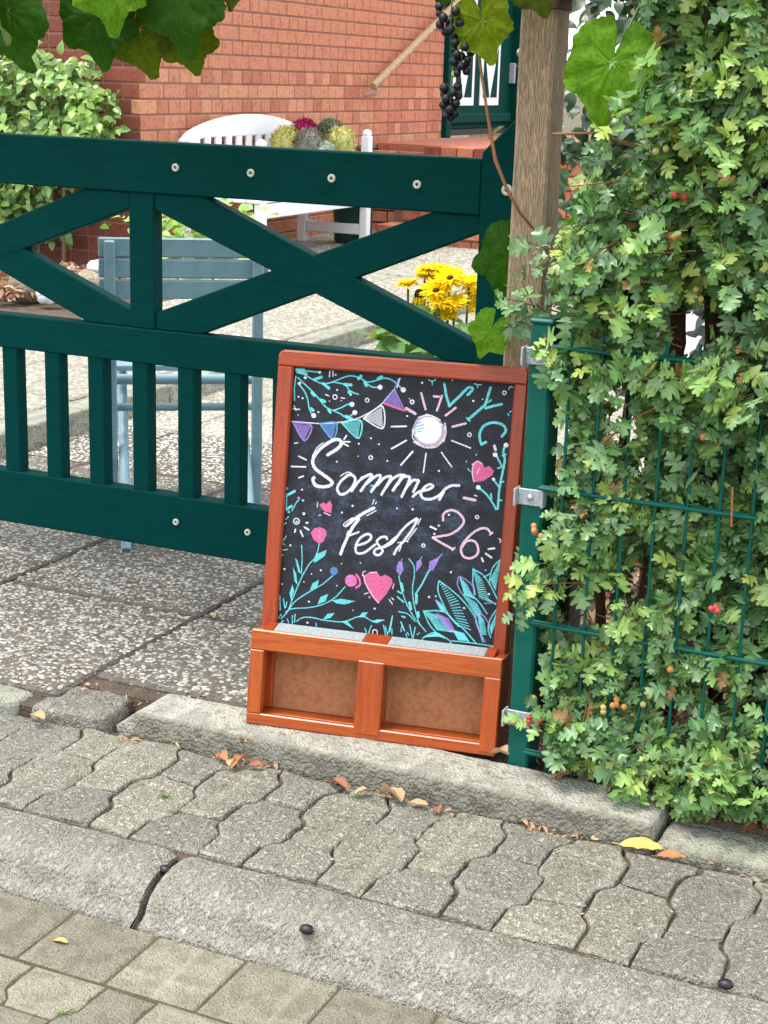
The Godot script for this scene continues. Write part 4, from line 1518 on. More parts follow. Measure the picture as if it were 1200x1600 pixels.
func ovate_leaf(fold: float, droop: float, wide: float) -> ArrayMesh:
	var b := MB.new()
	b.smooth(true)
	var n := 6
	for s in [-1.0, 1.0]:
		for i in n:
			var t0 := float(i) / n
			var t1 := float(i + 1) / n
			var w0 := sin(PI * pow(t0, 0.75)) * wide
			var w1 := sin(PI * pow(t1, 0.75)) * wide
			var P := func(x: float, y: float) -> Vector3: return Vector3(x, y, absf(x) * fold - y * y * droop)
			var m0: Vector3 = P.call(0.0, t0)
			var m1: Vector3 = P.call(0.0, t1)
			var a: Vector3 = P.call(w0 * s, t0)
			var c: Vector3 = P.call(w1 * s, t1)
			if s > 0:
				b.tri(m0, a, c)
				b.tri(m0, c, m1)
			else:
				b.tri(m0, c, a)
				b.tri(m0, m1, c)
	return b.done()

func lerp_table(t: Array, y: float) -> float:
	for i in t.size() - 1:
		if y <= t[i][1] and y >= t[i + 1][1]:
			return lerpf(t[i][0], t[i + 1][0], (t[i][1] - y) / maxf(0.0001, t[i][1] - t[i + 1][1]))
	return t[0][0] if y > t[0][1] else t[t.size() - 1][0]

func build_hedge():
	var h := thing("hawthorn_hedge", "dense green hawthorn hedge with red berries growing through the mesh fence", "hedge", Vector3(0.22, -0.06, -0.12))
	var o := -h.position
	var shapes := []
	for k in 5: shapes.append(hawthorn_leaf([0.35, 0.15, 0.5, 0.25, 0.05][k], [0.25, 0.1, 0.4, -0.1, 0.3][k], [1.0, 1.08, 0.92, 1.0, 0.85][k]))
	# where its left side ends (x, y), and the openings one can see through (x, y, half widths)
	var rim := [[0.05, 1.5], [0.057, 1.193], [0.062, 1.104], [0.014, 1.01], [-0.016, 0.915], [-0.038, 0.817], [-0.045, 0.765], [-0.018, 0.735], [-0.028, 0.66], [-0.018, 0.581], [-0.022, 0.477], [-0.03, 0.381], [-0.075, 0.325], [-0.075, 0.25], [-0.012, 0.2], [-0.012, 0.089], [0.0, 0.0], [0.10, -0.02], [0.15, -0.045]]
	var holes := [[0.180, 0.725, 0.050, 0.042], [0.085, 0.590, 0.035, 0.05], [0.045, 0.275, 0.058, 0.055], [0.135, 0.335, 0.028, 0.05], [0.071, 0.995, 0.018, 0.04], [0.213, 0.123, 0.03, 0.026], [-0.002, 0.54, 0.016, 0.045], [0.27, 0.166, 0.024, 0.025], [0.14, 0.52, 0.02, 0.02]]
	# stems
	for e in [[0.10, -0.16, 0.016], [0.135, -0.22, 0.018], [0.24, -0.18, 0.014], [0.33, -0.2, 0.017], [0.02, -0.2, 0.010], [0.45, -0.17, 0.016], [0.60, -0.2, 0.015]]:
		var pts := []
		for i in 9: pts.append(Vector3(e[0] + rnd(-0.012, 0.012) + i * rnd(-0.004, 0.008), -0.08 + i * 0.19, e[1] + rnd(-0.015, 0.015)) + o)
		rod(h, "stem", pts, [e[2], e[2] * 0.95, e[2] * 0.9, e[2] * 0.85, e[2] * 0.8, e[2] * 0.7, e[2] * 0.6, e[2] * 0.5, e[2] * 0.4], M.bark, 7)
	var gaps := FastNoiseLite.new()
	gaps.seed = 31
	gaps.frequency = 8.5
	gaps.fractal_octaves = 2
	var shoots := []
	var i_try := 0
	while shoots.size() < 4000 and i_try < 60000:
		i_try += 1
		var x := rnd(-0.12, 0.62)
		var y := rnd(-0.05, 1.42)
		var z := rnd(-0.26, 0.0)
		if y > 0.62 and rng.randf() < 0.55: z = rnd(-0.07, 0.06)
		elif y <= 0.62 and rng.randf() < 0.5: z = rnd(-0.09, 0.022 if rng.randf() < 0.22 else -0.012)
		if y < 0.08: z = rnd(-0.06, 0.045)
		var p := Vector3(x, y, z)
		if z > -0.16 and gaps.get_noise_3d(x, y, z * 1.6) < -0.06 + (0.0 if z < -0.05 else 0.05): continue      # sprays with dark hollows between
		var f := CAM_POS + (p - CAM_POS) * (CAM_POS.z / (CAM_POS.z - z))
		if x < lerp_table(rim, f.y) + 0.022 and f.x < lerp_table(rim, f.y) + 0.02: continue
		if f.y < -0.03 + 0.0 * x and z > 0.03: continue
		var skip := false
		for g in holes:
			var d := pow((f.x - g[0]) / (g[2] + 0.008), 2) + pow((f.y - g[1]) / (g[3] + 0.008), 2)
			if d < 1.0 and rng.randf() < (0.985 if z > -0.15 else 0.9): skip = true
		if skip: continue
		shoots.append(p)
	var leaves := []
	var sprays := [[-0.01, 0.335, 0.02, -0.9, 0.1], [-0.025, 0.30, 0.025, -1.0, -0.1], [-0.032, 0.275, 0.03, -0.6, -0.7], [0.0, 0.285, 0.02, -0.5, -0.3], [-0.02, 0.315, 0.025, -0.3, -0.5], [-0.005, 0.062, 0.02, -0.7, 0.2], [0.005, 0.085, 0.015, -0.3, 0.4], [-0.03, 0.685, 0.02, 0.2, -0.4], [-0.02, 0.655, 0.025, 0.4, -0.6], [-0.105, 0.735, -0.06, -0.7, 0.2], [-0.09, 0.715, -0.05, -0.8, -0.5], [-0.10, 0.755, -0.06, -0.2, 0.7], [-0.07, 0.825, -0.05, -0.9, 0.3], [-0.05, 0.815, -0.02, -0.3, -0.2], [0.03, 0.42, 0.015, -0.7, 0.0], [0.0, 0.395, 0.02, -0.4, -0.4], [0.10, 0.60, 0.03, 0.1, 0.4], [0.16, 0.64, 0.03, 0.0, -0.3], [0.20, 0.60, 0.03, -0.4, 0.0], [0.22, 0.655, 0.03, 0.5, 0.2]]
	for e in sprays: shoots.append(Vector3(e[0], e[1], e[2]))
	var regular := shoots.size() - sprays.size()
	var number := -1
	var twigs := MB.new()
	var twig_n := 0
	for s in shoots:
		var inward: float = clampf(-s.z / 0.26, 0, 1)
		var d := Vector3(rnd(-0.9, 0.7), rnd(-0.55, 0.75), rnd(0.1, 1.0)).normalized()
		number += 1
		var given: bool = number >= regular
		if given: d = Vector3(sprays[number - regular][3], sprays[number - regular][4], 0.45).normalized()
		var l := rnd(0.03, 0.075)
		var base: Vector3 = s - d * l * 0.6
		if s.z > -0.15 or rng.randf() < 0.3:
			twigs.tube([base - d * 0.03, base + d * l * 0.5, base + d * l], [0.0013, 0.001, 0.0006], 4, false)
		var n := rng.randi_range(5, 8) if not given else 6
		var hue := rng.randf()
		var hi := rng.randf()
		for k in n:
			var t := float(k) / (n - 1)
			var a := k * 2.4 + hue * 6.0
			var side := d.cross(Vector3(0.2, 0.9, 0.3)).normalized()
			var upv := side.cross(d).normalized()
			var r := (side * cos(a) + upv * sin(a)).normalized()
			var dir := (d * lerpf(0.25, 1.1, t) + r * lerpf(1.0, 0.5, t) + Vector3(0, -0.25, 0.15)).normalized()
			var nor := (Vector3(rnd(-0.7, 0.6), rnd(0.1, 1.0), rnd(0.15, 0.9)) + d * 0.35).normalized()
			var size := rnd(0.025, 0.045) * (1.0 if rng.randf() > 0.12 else 0.7) * (0.85 if k > n - 2 else 1.0)
			var pos := base + d * l * t + dir * 0.006
			var fp := CAM_POS + (pos + dir * size * 0.9 - CAM_POS) * (CAM_POS.z / (CAM_POS.z - pos.z))
			var bad := fp.x < lerp_table(rim, fp.y)
			for g in holes:
				if pow((fp.x - g[0]) / g[2], 2) + pow((fp.y - g[1]) / g[3], 2) < 0.8 and rng.randf() < 0.9: bad = true
			if bad and not given: continue
			if fp.y < (-0.055 if fp.x < 0.26 else -0.025): continue
			if absf(pos.z) < 0.004: pos.z = 0.008 if pos.y > 0.62 and rng.randf() < 0.6 else -0.010
			var kind := 0
			var q := rng.randf()
			if hi > 0.86: kind = 3 if q < 0.6 else 5
			elif hi > 0.6: kind = 1 if q < 0.7 else 3
			elif hi > 0.3: kind = 4 if q < 0.6 else 0
			else: kind = 2 if q < 0.6 else 0
			if pos.z < -0.14: kind = 2  # deepest leaves get the darkest green, painting in the hedge's inner shade
			elif rng.randf() < 0.014: kind = 6
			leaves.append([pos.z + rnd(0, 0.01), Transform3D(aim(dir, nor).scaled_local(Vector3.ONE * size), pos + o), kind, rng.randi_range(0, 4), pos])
	leaves.sort_custom(func(a, b): return a[0] > b[0])
	var single := 0
	var xs := [[], [], [], [], []]
	var cs := [[], [], [], [], []]
	for lf in leaves:
		var visible: bool = lf[4].x < 0.42 and lf[4].y < 1.25
		if visible and single < 300:
			single += 1
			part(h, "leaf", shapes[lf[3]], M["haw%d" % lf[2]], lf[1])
		else:
			xs[lf[3]].append(lf[1])
			var c: Color = M["haw%d" % lf[2]].albedo_color.srgb_to_linear() * rnd(0.8, 1.2)
			c.a = 1.0
			cs[lf[3]].append(c)
	for k in 5: multi(h, "foliage", shapes[k], M.leafmulti, xs[k], cs[k])
	var tw := part(h, "twigs", twigs.done(), M.twig, Transform3D(Basis(), o))
	tw.set_meta("kind", "stuff")
	# a few long bare twigs
	for e in [[Vector3(0.02, 0.50, 0.0), Vector3(0.11, 0.585, 0.012), Vector3(0.20, 0.64, 0.0)], [Vector3(0.06, 0.47, -0.03), Vector3(0.10, 0.475, -0.02), Vector3(0.16, 0.47, -0.04)], [Vector3(0.0, 0.70, -0.02), Vector3(0.08, 0.715, -0.03), Vector3(0.16, 0.69, -0.05)], [Vector3(-0.06, 0.055, 0.03), Vector3(-0.035, 0.06, 0.02), Vector3(-0.01, 0.075, 0.0)], [Vector3(0.04, 0.90, 0.0), Vector3(-0.02, 0.84, 0.01), Vector3(-0.06, 0.80, 0.02)], [Vector3(0.27, 0.50, 0.02), Vector3(0.275, 0.44, 0.025)], [Vector3(-0.05, 1.0, 0.0), Vector3(0.02, 1.005, 0.01), Vector3(0.08, 0.99, 0)]]:
		var pts := []
		for p in e: pts.append(p + o)
		rod(h, "twig", pts, [0.0022, 0.0017, 0.0012], M.cane, 6)
	# haws
	for g in [[-0.018, 0.062, 0.025, 0, 6], [-0.03, 0.385, 0.025, 1, 4], [0.005, 0.385, 0.02, 1, 1], [-0.02, 0.105, 0.02, 1, 1], [0.16, 0.915, 0.04, 0, 4], [0.155, 0.86, 0.05, 1, 3], [0.13, 0.985, 0.04, 2, 2], [-0.028, 0.855, 0.02, 2, 1], [0.0, 0.76, 0.02, 2, 3], [0.12, 0.12, 0.012, 1, 4], [0.16, 0.135, 0.01, 2, 3], [0.26, 0.31, 0.03, 0, 3], [0.23, 0.58, 0.03, 1, 1], [0.19, 0.78, 0.0, 2, 2], [0.10, 0.105, 0.02, 2, 2], [0.205, 0.20, 0.02, 1, 2], [0.245, 0.69, 0.02, 2, 2]]:
		for k in g[4]:
			var bb := MB.new()
			bb.ball(Vector3.ZERO, Vector3(0.0052, 0.0056, 0.0052), 6, 8)
			part(h, "berry", bb.done(), M["berry%d" % g[3]], Transform3D(Basis(), Vector3(g[0] + rnd(-0.011, 0.011), g[1] + rnd(-0.010, 0.010), g[2] + rnd(-0.004, 0.006)) + o))

func grape_leaf(seed_: int, size: float, cup: float, droop: float) -> ArrayMesh:
	# palm-shaped blade with toothed rim, veins as creases; y runs from the stalk to the tip
	var f := FastNoiseLite.new()
	f.seed = seed_
	f.frequency = 1.6
	var b := MB.new()
	b.smooth(true)
	var n := 72
	var rings := 7
	var R := func(t: float) -> float:      # t = angle from the tip, -PI..PI
		var a := absf(t)
		var r := 0.72 + 0.33 * exp(-pow(a / 0.26, 2)) + 0.17 * exp(-pow((a - 1.05) / 0.28, 2)) + 0.08 * exp(-pow((a - 2.1) / 0.5, 2))
		r *= 1.0 - 0.78 * smoothstep(2.86, PI, a)
		r += 0.035 * (fposmod(t * 7.0 + 0.3, 1.0) - 0.5) + f.get_noise_2d(cos(t), sin(t)) * 0.06
		return r
	var P := func(i: int, k: int) -> Vector3:
		var t := -PI + TAU * k / n
		var s := float(i) / rings
		var r: float = R.call(t) * s
		var x := sin(t) * r
		var y := cos(t) * r
		var vein := 0.0
		for v in [0.0, 1.05, -1.05, 2.0, -2.0]: vein = maxf(vein, exp(-pow((t - v) / 0.07, 2)))
		var z := -vein * 0.022 * (1.0 - s * 0.5) - r * r * droop - absf(x) * cup * -1.0 + f.get_noise_2d(x * 1.4 + 5, y * 1.4) * 0.16 * s + f.get_noise_2d(x * 5 + 5, y * 5) * 0.03
		return Vector3(x, y, z) * size
	for i in rings:
		for k in n:
			var q := [P.call(i, k), P.call(i, k + 1), P.call(i + 1, k + 1), P.call(i + 1, k)]
			for e in [[0, 2, 1], [0, 3, 2]]:
				if i == 0 and e[1] == 2: continue
				for j in e:
					var v: Vector3 = q[j]
					b.st.set_uv(Vector2(v.x / size * 0.5 + 0.5, 0.5 - v.y / size * 0.5))
					b.st.add_vertex(v)
	return b.done()

func vine_leaf_texture() -> ImageTexture:
	var s := 256
	var n := noise(256, 0, 0.03, 4, 91)
	var n2 := noise(256, 0, 0.12, 2, 92)
	var out := PackedByteArray()
	out.resize(s * s * 3)
	for y in s:
		for x in s:
			var p := Vector2((x + 0.5) / s * 2 - 1, 1 - (y + 0.5) / s * 2)
			var vein := 0.0
			for v in [0.0, 1.05, -1.05, 2.0, -2.0]:
				var d := Vector2(sin(v), cos(v))
				var along := p.dot(d)
				var off := absf(p.cross(d))
				if along > 0:
					vein = maxf(vein, smoothstep(0.022, 0.006, off + along * 0.008))
					for m in 6:
						var a0 := 0.14 + m * 0.14
						for sd in [-1.0, 1.0]:
							var qd := d.rotated(sd * 0.75)
							var rel := p - d * a0
							var al := rel.dot(qd)
							if al > 0 and al < 0.42: vein = maxf(vein, 0.7 * smoothstep(0.014, 0.004, absf(rel.cross(qd)) + al * 0.008))
			var t: float = n[y * 256 + x] / 255.0
			var u: float = n2[y * 256 + x] / 255.0
			var c := Color(0.80, 0.84, 0.74).lerp(Color(1, 1, 1), t) * lerpf(0.85, 1.05, u)
			c = c.lerp(Color(1.0, 1.0, 0.80), vein * 0.8)
			var i := (y * s + x) * 3
			out[i] = int(clampf(c.r, 0, 1) * 255)
			out[i + 1] = int(clampf(c.g, 0, 1) * 255)
			out[i + 2] = int(clampf(c.b, 0, 1) * 255)
	return ImageTexture.create_from_image(Image.create_from_data(s, s, false, Image.FORMAT_RGB8, out))

func build_vine():
	var v := thing("grape_vine", "grape vine with big leaves and dark grapes hanging over the gate", "vine", Vector3(-0.16, 0.0, -0.14))
	var o := -v.position
	var tex := vine_leaf_texture()
	var lm := []
	for c in [lin(0.05, 0.145, 0.016), lin(0.19, 0.40, 0.022), lin(0.24, 0.32, 0.01), lin(0.13, 0.16, 0.014), lin(0.30, 0.36, 0.18)]:
		var m := leafmat(c, 0.42)
		m.albedo_texture = tex
		m.metallic_specular = 0.25
		m.backlight = Color(0.85, 1.0, 0.25)
		m.roughness = 0.5
		lm.append(m)
	# [stalk point, towards the tip, facing, size, colour, cup, droop]
	var L := [
		[Vector3(-0.765, 1.205, -0.10), Vector3(0.10, -1, 0.05), Vector3(-0.05, 0.12, 1), 0.108, 0, 0.10, 0.15],
		[Vector3(-0.885, 1.215, -0.08), Vector3(0.05, -1, 0.1), Vector3(0.15, 0.25, 1), 0.085, 1, 0.35, 0.1],
		[Vector3(-0.950, 1.165, -0.12), Vector3(0.15, -1, 0), Vector3(0.2, 0.1, 1), 0.092, 0, 0.05, 0.2],
		[Vector3(-0.885, 1.145, -0.16), Vector3(0.25, -1, -0.1), Vector3(0.0, 0.2, 1), 0.088, 3, 0.05, 0.1],
		[Vector3(-0.800, 1.135, -0.18), Vector3(0.25, -1, -0.1), Vector3(0.1, 0.2, 1), 0.07, 3, 0.05, 0.1],
		[Vector3(-1.085, 1.165, -0.05), Vector3(0.30, -1, 0.1), Vector3(-0.35, 0.15, 1), 0.105, 0, 0.1, 0.25],
		[Vector3(-1.125, 1.19, -0.03), Vector3(0.72, -0.85, 0.0), Vector3(0.75, 0.45, -0.30), 0.095, 4, 0.1, 0.1],
		[Vector3(-1.00, 1.22, -0.22), Vector3(0.0, -1, 0), Vector3(0.0, 0.1, 1), 0.095, 3, 0.1, 0.1],
		[Vector3(-0.915, 1.235, -0.24), Vector3(0.3, -1, 0), Vector3(0.1, 0.1, 1), 0.07, 0, 0.1, 0.1],
		[Vector3(-0.680, 1.215, -0.12), Vector3(0.15, -1, 0.0), Vector3(0.9, 0.1, 0.5), 0.04, 3, 0.2, 0.1],
		[Vector3(-0.205, 1.165, -0.085), Vector3(0.32, -1, 0.05), Vector3(-0.15, -0.1, 1), 0.068, 2, 0.05, 0.05],
		[Vector3(-0.286, 1.222, -0.12), Vector3(-0.1, -1, 0.0), Vector3(0.4, 0.1, 1), 0.04, 0, 0.3, 0.05],
		[Vector3(-0.130, 1.225, -0.12), Vector3(0.3, -1, 0.0), Vector3(0.1, -0.1, 1), 0.055, 3, 0.1, 0.05],
		[Vector3(0.045, 1.105, 0.035), Vector3(-0.18, -1, 0.10), Vector3(-0.05, 0.30, 1), 0.092, 1, 0.06, 0.12],
		[Vector3(-0.215, 0.775, -0.33), Vector3(-0.25, -0.9, 0.1), Vector3(0.25, 0.2, 1), 0.092, 0, 0.05, 0.2],
		[Vector3(-0.188, 0.672, -0.14), Vector3(-0.4, -0.9, 0.05), Vector3(-0.1, 0.3, 1), 0.050, 1, 0.05, 0.15],
		[Vector3(-0.178, 0.655, -0.29), Vector3(0.1, -1, 0.05), Vector3(0.6, 0.1, 1), 0.055, 2, 0.1, 0.2],
	]
	for i in L.size():
		var e: Array = L[i]
		part(v, "leaf", grape_leaf(i * 7 + 3, e[3], e[5], e[6]), lm[e[4]], Transform3D(aim(e[1], e[2]), e[0] + o))
		var up := Vector3(rnd(-0.02, 0.02), rnd(0.05, 0.08), rnd(-0.03, 0.0))
		if e[0].y < 0.9: up = Vector3(-0.165 - e[0].x, 0.035, -0.235 - e[0].z) * 0.7
		rod(v, "leaf_stalk", [e[0] + o, e[0] + up * 0.6 + o, e[0] + up * 1.4 + o], [0.0014, 0.0016, 0.002], M.stemgreen if i % 2 else M.cane, 6)
	# canes: the thin one in front of the gate, the others along the beam above
	rod(v, "cane", [Vector3(-0.2302, 1.215, -0.10) + o, Vector3(-0.222, 1.15, -0.10) + o, Vector3(-0.209, 1.09, -0.10) + o, Vector3(-0.196, 1.02, -0.105) + o, Vector3(-0.1815, 0.952, -0.11) + o, Vector3(-0.160, 0.905, -0.115) + o, Vector3(-0.143, 0.870, -0.13) + o, Vector3(-0.13, 0.84, -0.17) + o], [0.0030, 0.0025, 0.0023, 0.0024, 0.003, 0.0026, 0.0025, 0.002], M.cane, 8)
	rod(v, "cane", [Vector3(-1.9, 1.28, -0.16) + o, Vector3(-1.3, 1.25, -0.15) + o, Vector3(-0.8, 1.245, -0.15) + o, Vector3(-0.3, 1.235, -0.14) + o, Vector3(-0.228, 1.205, -0.10) + o], [0.008, 0.008, 0.007, 0.006, 0.0045], M.cane, 8)
	# grapes
	for e in [[-0.2635, 1.168, -0.10, 13, 0.030, 0.022], [-0.2425, 1.110, -0.10, 15, 0.019, 0.027], [-0.2590, 1.040, -0.10, 16, 0.017, 0.026], [-0.253, 1.138, -0.11, 5, 0.010, 0.012]]:
		var b0 := Vector3(e[0], e[1], e[2]) + o
		var bunch := rod(v, "grape_bunch", [b0 + Vector3(0.002, e[5] + 0.03, 0), b0 + Vector3(0, e[5], 0), b0 + Vector3(0, -e[5] * 0.7, 0)], [0.0014, 0.0014, 0.001], M.stemgreen, 6)
		for k in e[3]:
			var t: float = (k + 0.5) / e[3]
			var wd: float = e[4] * (0.55 + 0.45 * sin(PI * clampf(t * 0.8 + 0.25, 0, 1)))
			var a: float = k * 2.39996
			var g := MB.new()
			var r := rnd(0.0058, 0.0082)
			g.ball(Vector3.ZERO, Vector3.ONE * r, 7, 10)
			part(bunch, "grape", g.done(), M.grape, Transform3D(Basis(), b0 + Vector3(cos(a) * wd * 0.75, lerpf(e[5], -e[5], t), sin(a) * wd * 0.7)))
	var gg := MB.new()
	gg.ball(Vector3.ZERO, Vector3.ONE * 0.0055, 6, 8)
	part(v, "unripe_grape", gg.done(), M.berry2, Transform3D(Basis(), Vector3(-0.252, 1.083, -0.095) + o))
	# canopy on the beam above the gate, out of sight but for its lower leaves
	var gl := grape_leaf(77, 0.085, 0.1, 0.15)
	var xs := []
	var cs := []
	for i in 110:
		var p := Vector3(rnd(-1.9, 0.15), rnd(1.36, 1.60), rnd(-0.75, 0.05))
		xs.append(Transform3D(aim(Vector3(rnd(-1, 1), rnd(-0.9, 0.1), rnd(-0.3, 1)), Vector3(rnd(-0.4, 0.4), 1, rnd(-0.2, 0.6))), p + o))
		var g := rnd(0.7, 1.3)
		cs.append(Color(0.06 * g, 0.13 * g, 0.025 * g))
	multi(v, "canopy", gl, M.leafmulti, xs, cs)

func build_plants():
	var shapes := []
	for k in 4: shapes.append(ovate_leaf([0.3, 0.1, 0.5, 0.2][k], [0.2, 0.4, 0.1, 0.3][k], [0.30, 0.34, 0.28, 0.36][k]))
	# shrub against the house front
	var s := thing("house_shrub", "bushy light green shrub against the brick house at the left edge", "shrub", Vector3(-4.75, 0.03, -4.95))
	var o := -s.position
	for e in [[-4.9, -4.95], [-4.7, -5.0], [-4.5, -4.95], [-5.1, -4.9]]:
		rod(s, "stem", [Vector3(e[0], 0.0, e[1]) + o, Vector3(e[0] + rnd(-0.08, 0.08), 0.45, e[1] + rnd(-0.06, 0.06)) + o, Vector3(e[0] + rnd(-0.12, 0.12), 0.95, e[1]) + o], [0.012, 0.009, 0.005], M.twig, 6)
	var single := 0
	var xs := [[], [], [], []]
	var cs := [[], [], [], []]
	var list := []
	for i in 4300:
		var x := rnd(-5.6, -4.17)
		var top: float = 1.17 - 0.30 * smoothstep(-4.55, -4.17, x) + 0.06 * sin(x * 17.0) + 0.04 * sin(x * 41.0)
		var y := rnd(0.12, top)
		if x > -4.5 and y < 0.55 and rng.randf() < 0.9: continue
		if x > -4.75 and y < 0.42 and rng.randf() < 0.75: continue
		var z := -5.12 + rnd(0.0, 0.38) * (1.0 - 0.5 * absf(y - 0.75))
		var d := Vector3(rnd(-1, 1), rnd(-0.9, 0.5), rnd(-0.1, 1.0))
		var nor := Vector3(rnd(-0.5, 0.5), rnd(0.1, 1), rnd(0.2, 1))
		list.append([z, Transform3D(aim(d, nor).scaled_local(Vector3.ONE * rnd(0.045, 0.075)), Vector3(x, y, z) + o), rng.randi_range(0, 3), rng.randi_range(0, 3), x, y])
	list.sort_custom(func(a, b): return a[0] > b[0])
	for l in list:
		if single < 200 and l[4] > -5.1:
			single += 1
			part(s, "leaf", shapes[l[2]], M["shrub%d" % l[3]], l[1])
		else:
			xs[l[2]].append(l[1])
			var c: Color = M["shrub%d" % l[3]].albedo_color.srgb_to_linear() * rnd(0.7, 1.15)
			c.a = 1
			cs[l[2]].append(c)
	for k in 4: multi(s, "foliage", shapes[k], M.leafmulti, xs[k], cs[k])
	# low lime-green plant behind the chair
	var g := thing("low_shrub", "low lime green shrub behind the blue-grey garden chair", "shrub", Vector3(-3.45, 0.03, -4.6))
	for e in [[0, 0], [0.12, 0.05], [-0.12, -0.03]]: rod(g, "stem", [Vector3(e[0], 0, e[1]), Vector3(e[0] * 1.5, 0.3, e[1])], [0.006, 0.003], M.twig, 6)
	for i in 260:
		var u := Vector3(rng.randfn() * 0.16, 0.30 + rng.randfn() * 0.09, rng.randfn() * 0.1)
		part(g, "leaf", shapes[i % 4], M["shrub%d" % [0, 2, 2, 3][i % 4]], Transform3D(aim(Vector3(rnd(-1, 1), rnd(-0.5, 0.5), rnd(0, 1)), Vector3(rnd(-0.5, 0.5), 1, rnd(0, 1))).scaled_local(Vector3.ONE * rnd(0.05, 0.08)), u))
	# yellow flowers behind the gate
	var y := thing("yellow_flowers", "clump of yellow daisy-like flowers beyond the gate's lower right brace", "flowers", Vector3(-0.82, -0.034, -1.4))
	var pet := ovate_leaf(0.2, 0.25, 0.16)
	var fl := [[-0.889, 0.565, -1.4, 0.030, 0.0], [-0.845, 0.602, -1.43, 0.030, 0.0], [-0.766, 0.592, -1.38, 0.036, 0.5], [-0.795, 0.560, -1.36, 0.036, 0.5], [-0.742, 0.533, -1.36, 0.031, 0.4], [-0.825, 0.578, -1.46, 0.030, 0.2], [-0.712, 0.555, -1.44, 0.034, 0.4], [-0.700, 0.52, -1.42, 0.03, 0.3], [-0.775, 0.535, -1.34, 0.028, 0.3], [-0.81, 0.605, -1.42, 0.026, 0.1], [-0.865, 0.585, -1.45, 0.026, 0.1], [-0.73, 0.58, -1.42, 0.028, 0.3], [-0.757, 0.505, -1.35, 0.026, 0.3]]
	var wilt := [[-0.857, 0.540, -1.40], [-0.815, 0.540, -1.42]]
	for f in fl:
		var c := Vector3(f[0], f[1], f[2]) - y.position
		var stem := rod(y, "flower_stem", [Vector3(c.x * 0.6, 0.1, c.z * 0.5), Vector3(c.x * 0.92, c.y * 0.6, c.z), c], [0.004, 0.0035, 0.003], M.stemgreen, 6)
		var hb := MB.new()
		hb.ball(Vector3.ZERO, Vector3(f[3] * 0.26, f[3] * 0.2, f[3] * 0.26), 6, 10)
		var tilt := aim(Vector3(rnd(-0.2, 0.2), 1.0, 0.1 + f[4]), Vector3.BACK)
		var head := part(y, "flower_head", hb.done(), M.floret if f[4] > 0.45 else M.yellow2, Transform3D(tilt, c))
		for ring in 3:
			var n := 17 - ring * 3
			for k in n:
				var a: float = TAU * (k + ring * 0.5) / n + rnd(-0.08, 0.08)
				var d := Vector3(cos(a), 0.10 + ring * 0.32 + rnd(-0.1, 0.15), sin(a))
				part(head, "petal", pet, M.yellow if (k + ring) % 3 else M.yellow2, Transform3D(aim(d, Vector3.UP).scaled_local(Vector3.ONE * f[3] * rnd(0.95, 1.15)), Vector3(cos(a), 0, sin(a)) * f[3] * 0.2))
	for f in wilt:
		var c := Vector3(f[0], f[1], f[2]) - y.position
		rod(y, "flower_stem", [Vector3(c.x * 0.6, 0.1, c.z * 0.5), c], [0.004, 0.003], M.stemgreen, 6)
		var hb := MB.new()
		hb.ball(Vector3.ZERO, Vector3(0.014, 0.017, 0.014), 6, 10)
		var head := part(y, "seed_head", hb.done(), M.floret, Transform3D(Basis(), c))
		for k in 11:
			var a := TAU * k / 11.0
			part(head, "petal", pet, M.yellow2, Transform3D(aim(Vector3(cos(a) * 0.5, -1, sin(a) * 0.5), Vector3(cos(a), 0, sin(a))).scaled_local(Vector3.ONE * 0.026), Vector3(cos(a), -0.2, sin(a)) * 0.012))
	for i in 300:
		var p := Vector3(rnd(-0.17, 0.16), 0.54 * sqrt(rnd(0.01, 0.92)), rnd(-0.1, 0.1))
		if p.x < -0.08 and p.y > 0.48: continue
		part(y, "leaf", shapes[i % 4], M["haw%d" % [0, 2, 2, 0][i % 4]], Transform3D(aim(Vector3(rnd(-1, 1), rnd(-0.3, 0.5), rnd(-0.2, 1)), Vector3(rnd(-0.3, 0.3), 1, rnd(0, 0.6))).scaled_local(Vector3.ONE * rnd(0.05, 0.09)), p))
	# stones by the house corner
	for e in [[-3.52, -3.84, 0.13, "round pale fieldstone under the white cap beside the garden chair"], [-3.80, -3.72, 0.13, "grey flat fieldstone beside the heap of dry leaves"], [-3.62, -3.62, 0.07, "white chalky fieldstone nearest the gate left of the chair"]]:
		var st := rough_block(Vector3(e[2] * 1.5, e[2] * 1.1, e[2] * 1.2), Vector3i(14, 10, 12), e[2] * 0.45, 0.02, int(e[2] * 1000))
		var so := part(self, numbered("fieldstone"), st, M.render if e[2] == 0.07 else M.stone, Transform3D(Basis(Vector3.UP, e[2] * 9), Vector3(e[0], 0.05 + e[2] * 0.35, e[1])))
		tag(so, e[3], "stone", "stones edging the garden bed")
	var lamp := thing("garden_lantern", "small white lantern cap on the pale stone beside the chair back", "lantern", Vector3(-3.50, 0.16, -3.86))
	board(lamp, "cap", Vector3(-0.06, 0.0, -0.06), Vector3(0.06, 0.055, 0.06), M.white, 0.02)
	# white rendered wall deep in the garden, seen through the gaps of the hedge
	var gw := thing("garden_wall", "white rendered garden wall glimpsed through gaps in the hedge", "wall", Vector3(-0.1, -0.03, -4.2))
	board(gw, "panel", Vector3(-0.75, 0, -0.1), Vector3(2.6, 1.9, 0.1), M.render, 0.004)
	board(gw, "coping", Vector3(-0.78, 1.9, -0.13), Vector3(2.63, 1.95, 0.13), M.kerb, 0.006)
	var eg := thing("tall_shrub", "tall dark green shrub in the garden seen just right of the wooden post", "shrub", Vector3(-1.15, -0.03, -4.6))
	var ex := []
	var ec := []
